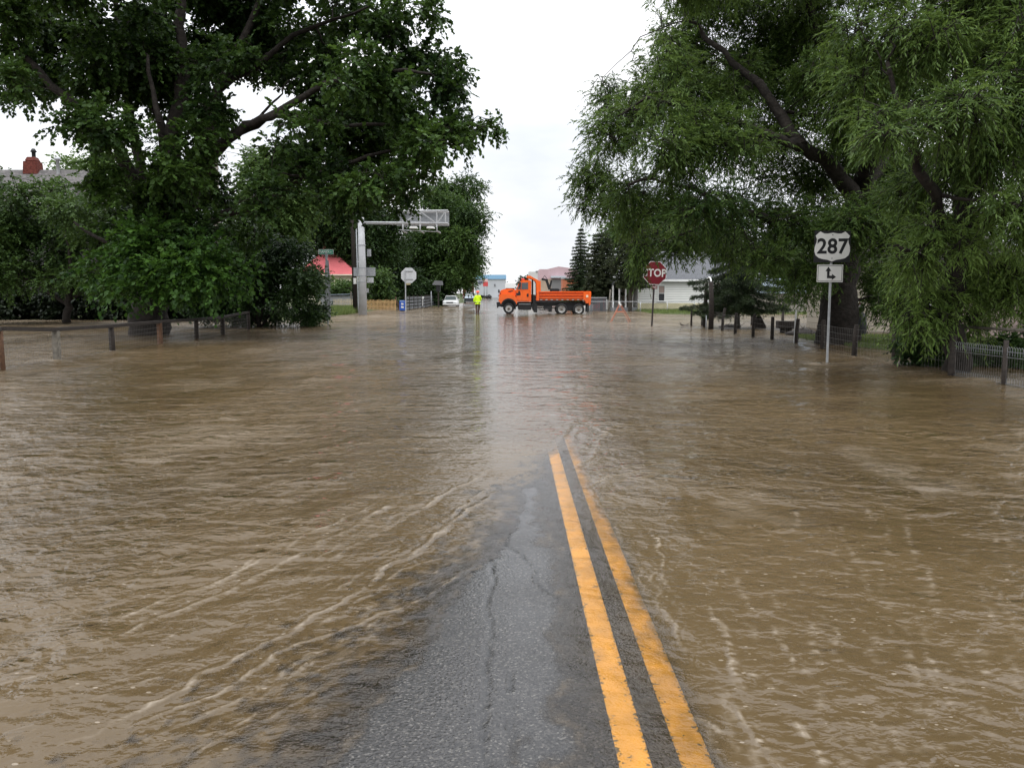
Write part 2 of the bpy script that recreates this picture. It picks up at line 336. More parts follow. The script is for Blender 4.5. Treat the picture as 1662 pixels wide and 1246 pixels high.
# --- muddy flood water
def water_mat():
    m = bpy.data.materials.new('muddy_flood_water'); m.use_nodes = True; nt = m.node_tree; NN = nt.nodes; LL = nt.links
    for n in list(NN):
        if n.type != 'OUTPUT_MATERIAL': NN.remove(n)
    o = NN['Material Output']; tc = NN.new('ShaderNodeTexCoord'); 
    def noise(scale, sx, sy, det=3, rz=0, rough=.55, dist=0):
        mp = NN.new('ShaderNodeMapping'); mp.inputs['Scale'].default_value = (sx, sy, 1); mp.inputs['Rotation'].default_value = (0, 0, rz)
        LL.new(tc.outputs['Object'], mp.inputs[0])
        n = NN.new('ShaderNodeTexNoise'); n.inputs['Scale'].default_value = scale; n.inputs['Detail'].default_value = det; n.inputs['Roughness'].default_value = rough; n.inputs['Distortion'].default_value = dist
        LL.new(mp.outputs[0], n.inputs[0]); return n
    def math_(op, a, b=None, c=None):
        q = NN.new('ShaderNodeMath'); q.operation = op
        for i, s in enumerate((a, b, c)):
            if s is None: continue
            if isinstance(s, (int, float)): q.inputs[i].default_value = s
            else: LL.new(s, q.inputs[i])
        return q.outputs[0]
    foam_glint = NN.new('ShaderNodeAttribute'); foam_glint.attribute_name = 'foam_glint'  # real froth plus painted sky glints and far sky brightness, one channel
    rip = NN.new('ShaderNodeAttribute'); rip.attribute_name = 'ripple'
    alp = NN.new('ShaderNodeAttribute'); alp.attribute_name = 'mud'
    # ripples
    def ridged(scale, sx, sy, rz, det=3):
        n = noise(scale, sx, sy, det, rz, .55, .5); n.noise_type = 'RIDGED_MULTIFRACTAL'; n.normalize = True
        return n
    n1 = noise(6.5, .85, 1.0, 2, R(-24), .5, .5); n2 = noise(17, .85, 1.2, 2, R(-20), .6, .6); n3 = noise(75, 1, 1, 2, 0, .5, .3); n4 = noise(1.6, .8, 1.2, 3, R(-20), .5, .4)
    rl = ridged(3.4, .30, 1.15, R(62), 2); rr_ = ridged(4.2, .9, .5, R(10), 2)
    side_ = NN.new('ShaderNodeAttribute'); side_.attribute_name = 'leftside'
    h = math_('MULTIPLY', n1.outputs[0], .040); h = math_('MULTIPLY_ADD', n2.outputs[0], .0125, h); h = math_('MULTIPLY_ADD', n3.outputs[0], math_('MULTIPLY_ADD', alp.outputs['Fac'], -.0095, .0105), h)
    h = math_('MULTIPLY_ADD', n4.outputs[0], .10, h)
    hl = math_('MULTIPLY', rl.outputs[0], side_.outputs['Fac']); hr = math_('MULTIPLY', rr_.outputs[0], math_('SUBTRACT', 1.0, side_.outputs['Fac']))
    h = math_('MULTIPLY_ADD', hl, .040, h); h = math_('MULTIPLY_ADD', hr, .018, h)
    h = math_('MULTIPLY', h, rip.outputs['Fac'])
    bp = NN.new('ShaderNodeBump'); bp.inputs['Distance'].default_value = 1; bp.inputs['Strength'].default_value = 1; LL.new(h, bp.inputs['Height'])
    # silt colour
    c1 = noise(.35, 1, .6, 4); r = NN.new('ShaderNodeValToRGB'); e = r.color_ramp.elements
    e[0].position = .3; e[0].color = (.064, .043, .020, 1); e[1].position = .7; e[1].color = (.106, .073, .037, 1)
    LL.new(c1.outputs[0], r.inputs[0])
    # flecks of froth
    v = NN.new('ShaderNodeTexVoronoi'); v.inputs['Scale'].default_value = 21; v.feature = 'F1'
    mpv = NN.new('ShaderNodeMapping'); mpv.inputs['Scale'].default_value = (.6, 1, 1); LL.new(tc.outputs['Object'], mpv.inputs[0])
    LL.new(mpv.outputs[0], v.inputs[0]); sc = NN.new('ShaderNodeSeparateColor'); LL.new(v.outputs['Color'], sc.inputs[0])
    cn = noise(1.1, 1, 1, 3)
    rad = math_('MULTIPLY', sc.outputs[0], .16); rad = math_('MULTIPLY', rad, math_('GREATER_THAN', math_('MULTIPLY', sc.outputs[1], cn.outputs[0]), .27))
    fl = math_('LESS_THAN', v.outputs['Distance'], rad); fl = math_('MULTIPLY', fl, .55)
    fl = math_('MULTIPLY', fl, alp.outputs['Fac'])
    fz = noise(34, 1, 1, 4, 0, .7); fm = math_('MULTIPLY', foam_glint.outputs['Fac'], math_('MULTIPLY_ADD', fz.outputs[0], 1.6, -.15))
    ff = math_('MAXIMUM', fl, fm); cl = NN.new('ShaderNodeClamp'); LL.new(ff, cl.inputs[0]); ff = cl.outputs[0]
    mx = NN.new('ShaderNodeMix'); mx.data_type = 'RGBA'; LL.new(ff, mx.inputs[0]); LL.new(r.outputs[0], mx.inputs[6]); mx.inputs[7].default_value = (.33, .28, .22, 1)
    df = NN.new('ShaderNodeBsdfDiffuse'); LL.new(mx.outputs[2], df.inputs[0])
    bp2 = NN.new('ShaderNodeBump'); bp2.inputs['Distance'].default_value = .5; bp2.inputs['Strength'].default_value = 1; LL.new(h, bp2.inputs['Height']); LL.new(bp2.outputs[0], df.inputs['Normal'])
    tr = NN.new('ShaderNodeBsdfTransparent'); tr.inputs[0].default_value = (.93, .90, .86, 1)
    mxa = NN.new('ShaderNodeMixShader'); LL.new(math_('MAXIMUM', alp.outputs['Fac'], math_('MULTIPLY', ff, .8)), mxa.inputs[0]); LL.new(tr.outputs[0], mxa.inputs[1]); LL.new(df.outputs[0], mxa.inputs[2])
    gl_ = NN.new('ShaderNodeBsdfGlossy'); gl_.inputs['Roughness'].default_value = .035; LL.new(bp.outputs[0], gl_.inputs['Normal'])
    fr = NN.new('ShaderNodeFresnel'); fr.inputs[0].default_value = 1.34; LL.new(bp.outputs[0], fr.inputs['Normal'])
    frm = math_('MULTIPLY', fr.outputs[0], math_('MULTIPLY_ADD', ff, -.6, 1.0))
    mxb = NN.new('ShaderNodeMixShader'); LL.new(frm, mxb.inputs[0]); LL.new(mxa.outputs[0], mxb.inputs[1]); LL.new(gl_.outputs[0], mxb.inputs[2])
    film = NN.new('ShaderNodeAttribute'); film.attribute_name = 'film'
    trp = NN.new('ShaderNodeBsdfTransparent'); mxc = NN.new('ShaderNodeMixShader'); LL.new(film.outputs['Fac'], mxc.inputs[0]); LL.new(trp.outputs[0], mxc.inputs[1]); LL.new(mxb.outputs[0], mxc.inputs[2])
    LL.new(mxc.outputs[0], o.inputs[0]); return m
def rows():
    ys = [-30, -15, -6, -2, 0, 1, 1.7, 2.2]; 
    y = 2.4
    while y < 460:
        ys.append(y); y += min(max(.010, y*y*1.25/2277), 6.0) if y < 60 else y*.03
    return np.array(ys)
def cols():
    xs = [0.0]; x = 0
    while x < 75:
        x += .0125 if x < 2.6 else .0125+(x-2.6)*.014
        xs.append(x)
    xs = np.array(xs); return np.concatenate([-xs[:0:-1], xs])
wx, wy = cols(), rows(); WX, WY = np.meshgrid(wx, wy)
dep = road_depth(WX, WY)
inroad = (np.abs(WX) < 6) & (WY < 100)
dep = np.where(inroad, dep, .25)
amp = np.clip(dep/.03, 0, 1)
sl = np.array([.41, .91]); 
def rot(a): c, s_ = math.cos(a), math.sin(a); return WX*c+WY*s_, -WX*s_+WY*c
u1, v1 = rot(R(66))        # u along the left crest direction
qx = WX+.35*vnoise(WX*.7, WY*.7); qy = WY+.35*vnoise(WX*.7+7, WY*.7+3)
left = sstep(.3, -1.2, WX-(WY-8)*.12)
crest = vnoise(u1*.55+.4*vnoise(WX*.9, WY*.9), v1*4.2+.9*vnoise(WX*.8, WY*.5))*.008 + vnoise(u1*1.3, v1*9.5+vnoise(WX*2, WY*1.4))*.0035
fade = sstep(14, 6, WY)
crestR = vnoise(WX*5.5+.8*vnoise(WX*.9+4, WY*.6), WY*.8)*.0050 + vnoise(WX*9, WY*3.5)*.0020
iso = vnoise(qx*.8, qy*1.1)*.014 + vnoise(qx*2.1+3, qy*2.6)*.008 + vnoise(qx*5+9, qy*5)*.0035*sstep(20, 8, WY)
big = vnoise(WX*.22, WY*.3)*.02
h = amp*(1-.78*np.exp(-((WX+.25)/(.8+.075*WY))**2)*sstep(5.5, 7.5, WY))*(left*crest*(.35+.65*fade)*1.3 + (1-left)*crestR*(.3+.7*fade) + iso*sstep(2, 9, WY)*.75 + .25*iso + big*sstep(8, 25, WY))
foam_glint = np.zeros_like(WX)
# long oblique ripple fronts running off the crown of the road
LINES = [
 ([(905, 765), (870, 780), (800, 800), (770, 820), (735, 848), (700, 872), (665, 900), (620, 925), (600, 945), (560, 975), (500, 1010), (440, 1040), (380, 1070), (300, 1110), (220, 1160), (140, 1200), (0, 1246)], .0085, .020, .9),
 ([(815, 752), (770, 775), (720, 800), (690, 822), (650, 842), (610, 862), (580, 878), (545, 900), (515, 922), (490, 938)], .009, .022, .85),
 ([(700, 790), (640, 815), (600, 840), (560, 862), (510, 885), (470, 905), (420, 930), (360, 960), (300, 985), (250, 1005), (205, 1023), (150, 1040)], .010, .028, .9),
 ([(730, 850), (690, 880), (650, 905), (620, 930), (600, 945)], .005, .013, .8),
 ([(790, 905), (745, 930), (700, 960), (660, 985), (610, 995), (560, 1020), (500, 1040), (450, 1060), (390, 1100), (320, 1135), (250, 1160), (190, 1185)], .005, .016, .75),
 ([(640, 990), (600, 1010), (590, 1045), (540, 1080), (480, 1110), (420, 1150), (340, 1200), (270, 1246)], .003, .013, .6),
 ([(560, 1090), (480, 1140), (400, 1180), (300, 1230), (260, 1246)], .003, .014, .5),
 ([(720, 885), (670, 900), (640, 915), (560, 935), (520, 955)], .003, .012, .45),
 ([(270, 1098), (200, 1120), (140, 1140), (90, 1165)], .006, .02, .55),
 ([(60, 1100), (0, 1115)], .006, .02, .5), 
 ([(1050, 850), (1065, 880), (1080, 905), (1075, 930), (1088, 960)], .005, .013, .9),
 ([(1010, 840), (1000, 865), (1015, 895), (1040, 930), (1045, 960)], .004, .012, .8),
 ([(1150, 990), (1175, 1010), (1178, 1060), (1195, 1110), (1200, 1150), (1230, 1200), (1260, 1246)], .006, .016, .85),
 ([(1060, 920), (1062, 950), (1075, 985), (1100, 1010), (1105, 1060)], .004, .012, .6),
 ([(1260, 1015), (1275, 1050), (1290, 1080), (1297, 1110)], .006, .017, .75),
 ([(1320, 1110), (1330, 1150), (1330, 1180)], .006, .016, .7),
 ([(1400, 1115), (1425, 1140), (1460, 1190), (1470, 1215)], .006, .018, .6),
 ([(1290, 1165), (1310, 1200), (1335, 1246)], .006, .018, .75),
 ([(1205, 1085), (1230, 1105), (1255, 1120)], .005, .016, .6),
 ([(1490, 1170), (1520, 1210), (1530, 1230)], .006, .018, .5),
 ([(950, 690), (985, 700), (960, 740), (935, 760), (900, 775)], .008, .028, .5),
 ([(1035, 760), (980, 775), (950, 790), (975, 820), (1000, 850)], .004, .013, .7),
 ([(1230, 820), (1180, 840), (1150, 850)], .004, .02, .3),
 ([(955, 860), (945, 890), (960, 920), (985, 965), (990, 1020), (1020, 1070)], .0022, .009, .35),
 ([(905, 830), (915, 870), (935, 930), (930, 985)], .0016, .008, .2),
 ([(1105, 1165), (1150, 1170), (1180, 1190)], .003, .01, .5),
 ([(1035, 700), (1000, 690), (960, 715)], .006, .03, .4),
 ([(870, 770), (900, 745), (930, 720), (935, 690)], .006, .028, .3),
]
jx = WX+.030*vnoise(WX*5, WY*5)+.012*vnoise(WX*17, WY*17); jy = WY+.030*vnoise(WX*5+5, WY*5)+.012*vnoise(WX*17+5, WY*17)
ALL = []
rq = np.random.default_rng(77)
for pl, hh, wd, fo in LINES:
    ALL.append((pl, hh*(.6 if pl[0][0] < 1100 else .35), wd*(.6 if pl[0][0] < 1100 else .9), min(1, fo*1.5)))
    for q in range(3 if len(pl) > 6 else 1):
        off = rq.uniform(8, 34)*(1 if rq.random() < .5 else -1); a0 = rq.integers(0, max(1, len(pl)//2)); a1 = rq.integers(a0+2, len(pl)+1) if a0+2 <= len(pl) else len(pl)
        sub = [(x+off*.5+rq.uniform(-4, 4), y+off*(.3+.5*(y-700)/500)+rq.uniform(-4, 4)) for x, y in pl[a0:a1]]
        if len(sub) > 2: ALL.append((sub, hh*.35, wd*.45, fo*.8))
# short broken crests on the flow each side; the right ones hold painted glints
for i in range(150):
    sd2 = rq.random() < .5
    if sd2: x0, y0 = rq.uniform(1120, 1640), rq.uniform(800, 1230); an = rq.uniform(1.1, 1.6)
    else: x0, y0 = rq.uniform(20, 560), rq.uniform(700, 1200); an = rq.uniform(2.65, 2.9)
    ln_ = rq.uniform(25, 110)*(y0-400)/600; kx, ky = math.cos(an), abs(math.sin(an)); pp = [(x0+kx*ln_*t_+rq.uniform(-5, 5), y0+ky*ln_*t_+rq.uniform(-3, 3)) for t_ in np.linspace(0, 1, 5)]
    ALL.append((pp, .0012, .017 if sd2 else .006, rq.uniform(.3, .7) if sd2 else rq.uniform(.2, .5)))
jx += .006*vnoise(WX*40, WY*34)*sstep(10, 4, WY); jy += .006*vnoise(WX*40+9, WY*34)*sstep(10, 4, WY)
VN1 = vnoise(WX*3, WY*3); VN2 = .62+.62*vnoise(WX*13, WY*11)+.25*vnoise(WX*41, WY*37); VN2 = np.where(WX > .9, .25+1.5*vnoise(WX*8+2*vnoise(WX*5, WY*5), WY*38)+.5*vnoise(WX*4, WY*4), VN2); FULL = (WX, WY, h, foam_glint, dep, jx, jy, VN1, VN2)  # dashes at right: sky glints on ripples, put into the froth colour
for pl, hh, wd, fo in ALL:
    P = gl(*pl); Pa = np.array([(p[0], p[1]) for p in P])
    i0, i1 = np.searchsorted(wy, [Pa[:, 1].min()-.7, Pa[:, 1].max()+.7]); j0, j1 = np.searchsorted(wx, [Pa[:, 0].min()-.7, Pa[:, 0].max()+.7]); SL = (slice(i0, i1), slice(j0, j1))
    WX, WY, h, foam_glint, dep, jx, jy, vn1, vn2 = [q_[SL] for q_ in FULL]
    if WX.size < 4: continue
    D, T, SG = polyd(jx, jy, P)
    env = np.clip(np.minimum(T, 1-T)*7+.15, 0, 1)*(.7+.5*vn1)
    wy_ = wd*(.8+.10*WY)
    pr = np.exp(-(D/wy_)**2)-.45*np.exp(-((D-wy_*2.3)/(wy_*1.3))**2)
    FULL[2][SL] = h+hh*pr*env*np.clip(dep/.012, .35, 1)
    foam_glint = np.maximum(foam_glint, fo*np.exp(-(D/(wy_*.8))**2)*env*np.clip(vn2, 0, 1)); FULL[3][SL] = foam_glint
WX, WY, h, foam_glint, dep, jx, jy = FULL[:7]
# standing-wave patches of broken water further out, raised to carry sky brightness too
brk = sstep(.42, .8, vnoise(WX*1.1+31, WY*.8)+.35*vnoise(WX*4, WY*3.5))*sstep(4, 7, WY)*sstep(40, 20, WY)
foam_glint = np.maximum(foam_glint, .18*brk)
foam_glint = np.maximum(foam_glint, sstep(14, 60, WY)*(.34+.30*vnoise(WX*.6, WY*.35)+.2*vnoise(WX*1.7, WY*1.1)))  # distance ramp: missing sky reflection put into the water colour, besides riffles
# churn around posts standing in the current
def churn(px, py, r=.35, a=.8):
    global foam_glint, h
    g = G(px, py); d = np.hypot((WX-g.x+.2)/1.9, WY-g.y+.05)
    foam_glint = np.maximum(foam_glint, a*np.exp(-(d/r)**2)*(.6+.5*vnoise(WX*6, WY*6))); h = h+.05*np.exp(-(d/(r*.8))**2)
churn(1343, 591, .30, 1.0); 
for p in ((1172, 539), (1193, 544), (1222, 550), (1253, 555), (1292, 561), (1386, 581), (1452, 590), (93, 586), (183, 571)): churn(*p, .28, .85)
for p in ((1058, 530), (1000, 524), (690, 506), (775, 508), (1490, 605), (1590, 620)): churn(*p, .6, .45)
P = gl((1120, 528), (1222, 549), (1292, 560), (1386, 580), (1452, 589), (1560, 612), (1662, 632)); D, T, SG = polyd(WX, WY, P, 2)
foam_glint = np.maximum(foam_glint, .35*np.exp(-(D/.28)**2)*(.5+.9*vnoise(WX*4, WY*4))); h += .025*np.exp(-(D/.3)**2)
P = [(-13, 81), (-9.5, 84), (-5, 90)]; D, T, SG = polyd(WX, WY, P, 4)
foam_glint = np.maximum(foam_glint, .7*np.exp(-(D/1.3)**2)*(.6+.6*vnoise(WX*1.2, WY*1.2))); h += .12*np.exp(-(D/1.5)**2)*(.6+.6*vnoise(WX*1.5, WY*1.2))
dq = dep*(1+(.45*vnoise(WX*13, WY*8)+.45*vnoise(WX*33, WY*22))*np.where(WX > .25, .3, 1))
lap = sstep(10, 7, WY)*(.5+.6*vnoise(WX*9, WY*7)+.35*vnoise(WX*31, WY*27))
foam_glint = np.maximum(foam_glint, .50*np.exp(-((dep-.0012)/.0007)**2)*lap)
foam_glint = np.maximum(foam_glint, .38*np.exp(-((dep-.0062+.0015*vnoise(WX*5, WY*4))/.0009)**2)*lap*(WX < 0))
mud = 1-np.exp(-(np.maximum(dq+h*.35, 0)/.0078)**2)
ripple = np.clip(dep/.05, 0, 1)**.7*.7+.32
ripple *= .85+.25*sstep(3, 8, WY)+.25*sstep(8, 20, WY)
calm = sstep(.0, .5, vnoise(WX*.35+5, WY*.22+2)+.3*vnoise(WX*1.1, WY*.9)); ripple *= 1-.45*calm
ctr = np.exp(-((WX+.25)/(.8+.075*WY))**2)*sstep(5.5, 7.5, WY); ripple *= 1-.82*ctr
water = grid_mesh('flood_water', wx, wy, h, water_mat(), {'foam_glint': np.clip(foam_glint, 0, 1)*(1-.5*ctr), 'mud': mud, 'ripple': ripple, 'leftside': left, 'film': sstep(-.0002, .0012, dep)})
tag(water, kind='structure')
# ================================================================ FOLIAGE
def blob_px(lst, Y, dj=0, thick=1.0, rng=None):
    """crown masses given where they stand: centre, radii in metres"""
    out = []
    for b in lst:
        px, py, rx, ry = b[:4]; yy = Y+(b[4] if len(b) > 4 else (rng.uniform(-dj, dj) if rng is not None else 0))
        c = W(px, py, yy); s = yy/FPX
        out.append((c.x, c.y, c.z, rx*s, max(rx, ry)*s*thick, ry*s))
    return np.array(out)
def foliage(name, blobs, m, root, seed, n=4000, lp=10, ll=.13, lw=.07, spray=.7, droop=.3, gap=.0, gfreq=.6, alt=True, hang=0.0, zmin=.15, outw=.7, power=2.2, up=.0, tint=(.5, .5), twig=0.0, twm=None, clump=0):
    rng = np.random.default_rng(seed); B = np.asarray(blobs, float)
    if clump:
        dd = rng.normal(size=(len(B), clump, 3)); dd /= np.linalg.norm(dd, axis=2)[..., None]; rr0 = rng.uniform(.35, .92, size=(len(B), clump, 1))
        cc = B[:, None, :3]+dd*B[:, None, 3:]*rr0; sc_ = rng.uniform(.26, .50, size=(len(B), clump, 1)); mR = np.sqrt(B[:, 3]*B[:, 5])[:, None, None]
        R3 = np.concatenate([(.5*B[:, None, 3:4]+.5*mR)*sc_*1.15, (.5*B[:, None, 4:5]+.5*mR)*sc_*1.1, np.minimum(B[:, None, 5:6], mR)*sc_*.8], 2)
        B = np.concatenate([cc, R3], 2).reshape(-1, 6)
    wgt = (B[:, 3]*B[:, 5])**.95*B[:, 4]**.1; wgt /= wgt.sum()
    k = int(n*1.8); bi = rng.choice(len(B), k, p=wgt); b = B[bi]
    d = rng.normal(size=(k, 3)); d /= np.linalg.norm(d, axis=1)[:, None]
    r = rng.random(k)**(1/power)
    lump = 1+.24*vnoise(d[:, 0]*2.4+bi*3.1, d[:, 1]*2.4+9, d[:, 2]*2.4+5)
    P = b[:, :3]+d*b[:, 3:]*(r*lump)[:, None]
    g = vnoise(P[:, 0]*gfreq+seed, P[:, 1]*gfreq, P[:, 2]*gfreq*1.3+.01)
    keep = (g > gap-1+.0) if gap <= 0 else (g > -1+gap*1.6+rng.normal(size=k)*.08)
    keep &= P[:, 2] > zmin
    P = P[keep][:n]; d = d[keep][:n]; g = g[keep][:n]; k = len(P)
    sd_ = d*outw+rng.normal(size=(k, 3))*.45; sd_[:, 2] += up-droop*.5; sd_ /= np.linalg.norm(sd_, axis=1)[:, None]
    Ls = spray*(.5+.9*rng.random(k))
    t = (np.arange(lp)+.5)/lp; t = t[None, :]+rng.random((k, lp))*.6/lp
    C = P[:, None, :]+sd_[:, None, :]*(t*Ls[:, None])[..., None]
    C[..., 2] -= droop*Ls[:, None]*t**2*(.8)+hang*Ls[:, None]*t**1.5
    tv = sd_[:, None, :]*np.ones((1, lp, 1)); tv = tv.copy(); tv[..., 2] -= (droop*1.2+hang*1.5)*t
    side = np.cross(sd_, [0, 0, 1.0])+rng.normal(size=(k, 3))*.15; side /= np.linalg.norm(side, axis=1)[:, None]
    sg = np.where(np.arange(lp) % 2 == 0, 1., -1.)[None, :, None] if alt else 1
    ld = tv+side[:, None, :]*sg*.75+rng.normal(size=(k, lp, 3))*.35; ld[..., 2] -= droop*.5
    ld /= np.linalg.norm(ld, axis=2)[..., None]
    nn = rng.normal(size=(k, lp, 3))*.55; nn[..., 2] += 1.0
    wv = np.cross(ld, nn); wv /= np.linalg.norm(wv, axis=2)[..., None]; up_ = np.cross(wv, ld)
    s = (.65+.6*rng.random((k, lp)))[..., None]
    a = C; tip = C+ld*ll*s; mid = C+ld*ll*s*.45
    l_ = mid+wv*lw*.5*s+up_*lw*.16*s; r_ = mid-wv*lw*.5*s+up_*lw*.16*s
    V = np.stack([a, l_, tip, r_], 2).reshape(-1, 3)
    q = np.arange(k*lp)*4; F = np.stack([np.stack([q, q+2, q+1], 1), np.stack([q, q+3, q+2], 1)], 1).reshape(-1, 3)
    tn = tint[0]+tint[1]*(.45*rng.normal(size=(k, 1))*.6+.35*rng.normal(size=(k, lp))*.5+.55*vnoise(P[:, 0]*.35+3, P[:, 1]*.35, P[:, 2]*.45+.02)[:, None])
    tn = np.repeat(np.clip(tn, 0, 1).ravel(), 4)
    V -= np.array(root.location)[None, :]
    o = np_mesh(name, V, F, m, {'tint': tn}, parent=root)
    if twig:
        sel = rng.random(k) < twig; p0 = P[sel]; s0 = sd_[sel]; l0 = Ls[sel]; kk = len(p0)
        pts = [p0-s0*l0[:, None]*.5]+[p0+s0*(l0*tt)[:, None]-np.array([0, 0, 1])*((droop*.8*tt**2+hang*tt**1.5)*l0)[:, None] for tt in (.35, .75, 1)]
        rr = [.016, .012, .007, .003]; VV = []
        for j, (pp, r0) in enumerate(zip(pts, rr)):
            for a_ in range(3):
                o3 = np.array([math.cos(a_*2.094), math.sin(a_*2.094)*.7, math.sin(a_*2.094)*.7])*r0; VV.append(pp+o3)
        V2 = np.stack(VV, 1).reshape(-1, 3)-np.array(root.location)[None, :]; q = np.arange(kk)*12
        F2 = np.stack([np.stack([q+j*3+a_, q+j*3+(a_+1) % 3, q+(j+1)*3+(a_+1) % 3, q+(j+1)*3+a_], 1) for j in range(3) for a_ in range(3)], 1).reshape(-1, 4)
        np_mesh('twigs', V2, F2, twm, parent=root)
    return o
m_bark = mat('rough_bark', (.022, .018, .015), .9, .2, noise=(6, .45), bump=.05, bscale=9)
m_barkg = mat('grey_bark', (.085, .075, .062), .9, .2, noise=(5, .4), bump=.05, bscale=8)
def wob(pts, a=.12, n=4, rng=random):
    """subdivide a limb with small natural bends"""
    out = []
    for i in range(len(pts)-1):
        p, q = Vector(pts[i]), Vector(pts[i+1])
        for j in range(n):
            t = j/n; v = p.lerp(q, t)
            if i or j: v += Vector((rng.uniform(-a, a), rng.uniform(-a, a), rng.uniform(-a, a)))
            out.append(v)
    out.append(Vector(pts[-1])); return out
def limbs(mb, lst, Y, blobs=None, seed=1, sub=40, loc=(0, 0, 0)):
    rg = random.Random(seed); nodes = []; loc = Vector(loc)
    for pl, r0, r1 in lst:
        pts = [W(p[0], p[1], Y+(p[2] if len(p) > 2 else 0)) for p in pl]; p2 = wob(pts, .10 if r0 > .12 else .06, 4, rg); n = len(p2)
        rad = [r0+(r1-r0)*(i/(n-1))**.8 for i in range(n)]
        rad = [r*(1+rg.uniform(-.06, .08)) for r in rad]
        mb.tube([p-loc for p in p2], rad, 10 if r0 > .15 else 6)
        nodes += [(p, r) for p, r in zip(p2, rad)]
    if blobs is not None:
        for i in range(sub):
            b = blobs[rg.randrange(len(blobs))]; u = Vector((rg.gauss(0, 1), rg.gauss(0, 1), rg.gauss(0, 1))).normalized()
            t = Vector(b[:3])+Vector((u.x*b[3], u.y*b[4], u.z*b[5]))*rg.uniform(.2, .95)
            p, r = min(nodes, key=lambda q: (q[0]-t).length+(2 if q[1] < .03 else 0))
            if (t-p).length > 7 or t.z < .5: continue
            r0 = min(r*.6, .09, .018*(t-p).length+.01)
            mid = p.lerp(t, .5)+Vector((0, 0, .12*(t-p).length)); p2 = wob([p, mid, t], .09, 3, rg)
            mb.tube([q-loc for q in p2], [r0+(.008-r0)*(k/(len(p2)-1)) for k in range(len(p2))], 5)
            nodes += [(q, .03) for q in p2[2:]]
    return mb
# ---- near left: the big spreading maple
L_maple = leafmat('maple_leaf', (.010, .026, .006), (.070, .135, .024), .32)
L_maple2 = leafmat('pale_maple_leaf', (.014, .040, .008), (.070, .155, .022), .34)
rg = np.random.default_rng(5); Ym = 34
base = G(245, 543)
maple = thing('maple_tree', 'huge dark spreading broadleaf tree with many upright limbs behind the rail fence', 'tree', (base.x, base.y, -.2))
MB1 = [(55, 118, 66, 44), (110, 45, 72, 60), (150, 150, 44, 44), (15, 40, 50, 60), (18, 120, 24, 30), (40, 150, 36, 16), (200, 60, 90, 80), (175, 215, 48, 45), (120, 190, 28, 22), (300, 60, 90, 90), (262, 150, 72, 75), (282, 245, 62, 62),
 (235, 300, 60, 46), (400, 40, 90, 76), (470, 60, 80, 50), (560, 30, 80, 50), (630, 40, 55, 38), (685, 15, 48, 22), (500, 105, 84, 42), (590, 128, 88, 40), (672, 110, 60, 40), (715, 135, 42, 36), (735, 108, 24, 20), (480, 212, 62, 34), (560, 210, 86, 44),
 (645, 190, 80, 44), (700, 200, 60, 40), (560, 165, 90, 40), (600, 225, 90, 36), (690, 235, 60, 22), (520, 250, 80, 36), (600, 295, 90, 24), (755, 203, 44, 20), (798, 207, 26, 9), (735, 215, 40, 22), (540, 275, 70, 30), (610, 262, 76, 26), (680, 262, 44, 20), (560, 318, 76, 24), (632, 318, 46, 18), (470, 262, 42, 34),
 (318, 320, 50, 60), (300, 395, 90, 44), (340, 130, 36, 70), (335, 205, 30, 50), (390, 95, 40, 32), (245, 375, 60, 40), (180, 300, 44, 36), (415, 320, 52, 34), (390, 375, 46, 20),
 (100, -90, 130, 90), (300, -110, 150, 110), (490, -70, 130, 70), (620, -40, 70, 40), (30, -40, 80, 60)]
mbl = blob_px(MB1, Ym, 4.5, .9, rg)
foliage('crown', mbl, L_maple, maple, 11, n=17500, lp=12, ll=.18, lw=.15, spray=.60, droop=.25, gap=.20, gfreq=.75, twig=.25, twm=m_bark, power=2.2, tint=(.40, .65), clump=7)
bl2 = blob_px([(300, 440, 70, 20, -3.5), (235, 418, 50, 24, -3.2), (196, 458, 26, 14, -3), (330, 415, 34, 24, -3.5), (235, 450, 46, 20, -3.6), (380, 440, 40, 20, -2.5), (275, 470, 40, 8, -3.5), (160, 440, 30, 14, -2.5), (205, 395, 40, 20, -2.5), (330, 455, 28, 16, -3.8), (250, 385, 40, 18, -3)], Ym, 0, .7)
foliage('low_shoots', bl2, L_maple2, maple, 12, n=800, lp=11, ll=.19, lw=.15, spray=.85, droop=.35, gap=.25, tint=(.28, .75), gfreq=1.1, outw=1.0)
LM = [([(243, 556), (243, 500), (250, 455), (265, 415)], .78, .62), ([(256, 430), (236, 320), (190, 240, -1), (120, 170, -2), (50, 100, -2), (0, 60, -2)], .36, .07),
 ([(262, 425), (272, 330), (280, 240), (297, 140), (290, 40), (300, -90)], .48, .14), ([(270, 420), (303, 330, 1), (338, 230, 1), (350, 150, 1), (400, 60, 2), (450, -60, 2)], .42, .1),
 ([(322, 290, 1), (370, 225), (430, 190, -1), (520, 140, -2), (620, 110, -3), (700, 120, -3)], .24, .04), ([(300, 350), (345, 242, -1), (400, 205, -1), (450, 185, -1.5)], .25, .12), ([(400, 205, -1), (420, 190), (452, 160), (470, 130)], .09, .02),
 ([(300, 385), (360, 352, 0), (420, 335, 0), (500, 285, -1), (600, 250, -2), (740, 212, -2)], .22, .03), ([(236, 330), (214, 200, 1), (190, 80, 1), (180, -60, 1)], .24, .07),
 ([(281, 240), (232, 140, 2), (200, 40, 2)], .2, .05), ([(272, 330), (262, 200, -2), (240, 90, -2)], .22, .05), ([(350, 150, 1), (480, 60, 1), (600, 10, 0)], .16, .04), ([(450, 187, -1.5), (560, 205, -2), (700, 198, -2.5), (790, 207, -2.5)], .11, .02),
 ([(250, 470), (190, 400, 1), (120, 360, 1)], .16, .04)]
mb = limbs(MB(), LM, Ym, mbl, 3, 330, maple.location); o = mb.build('trunk', m_bark, maple)

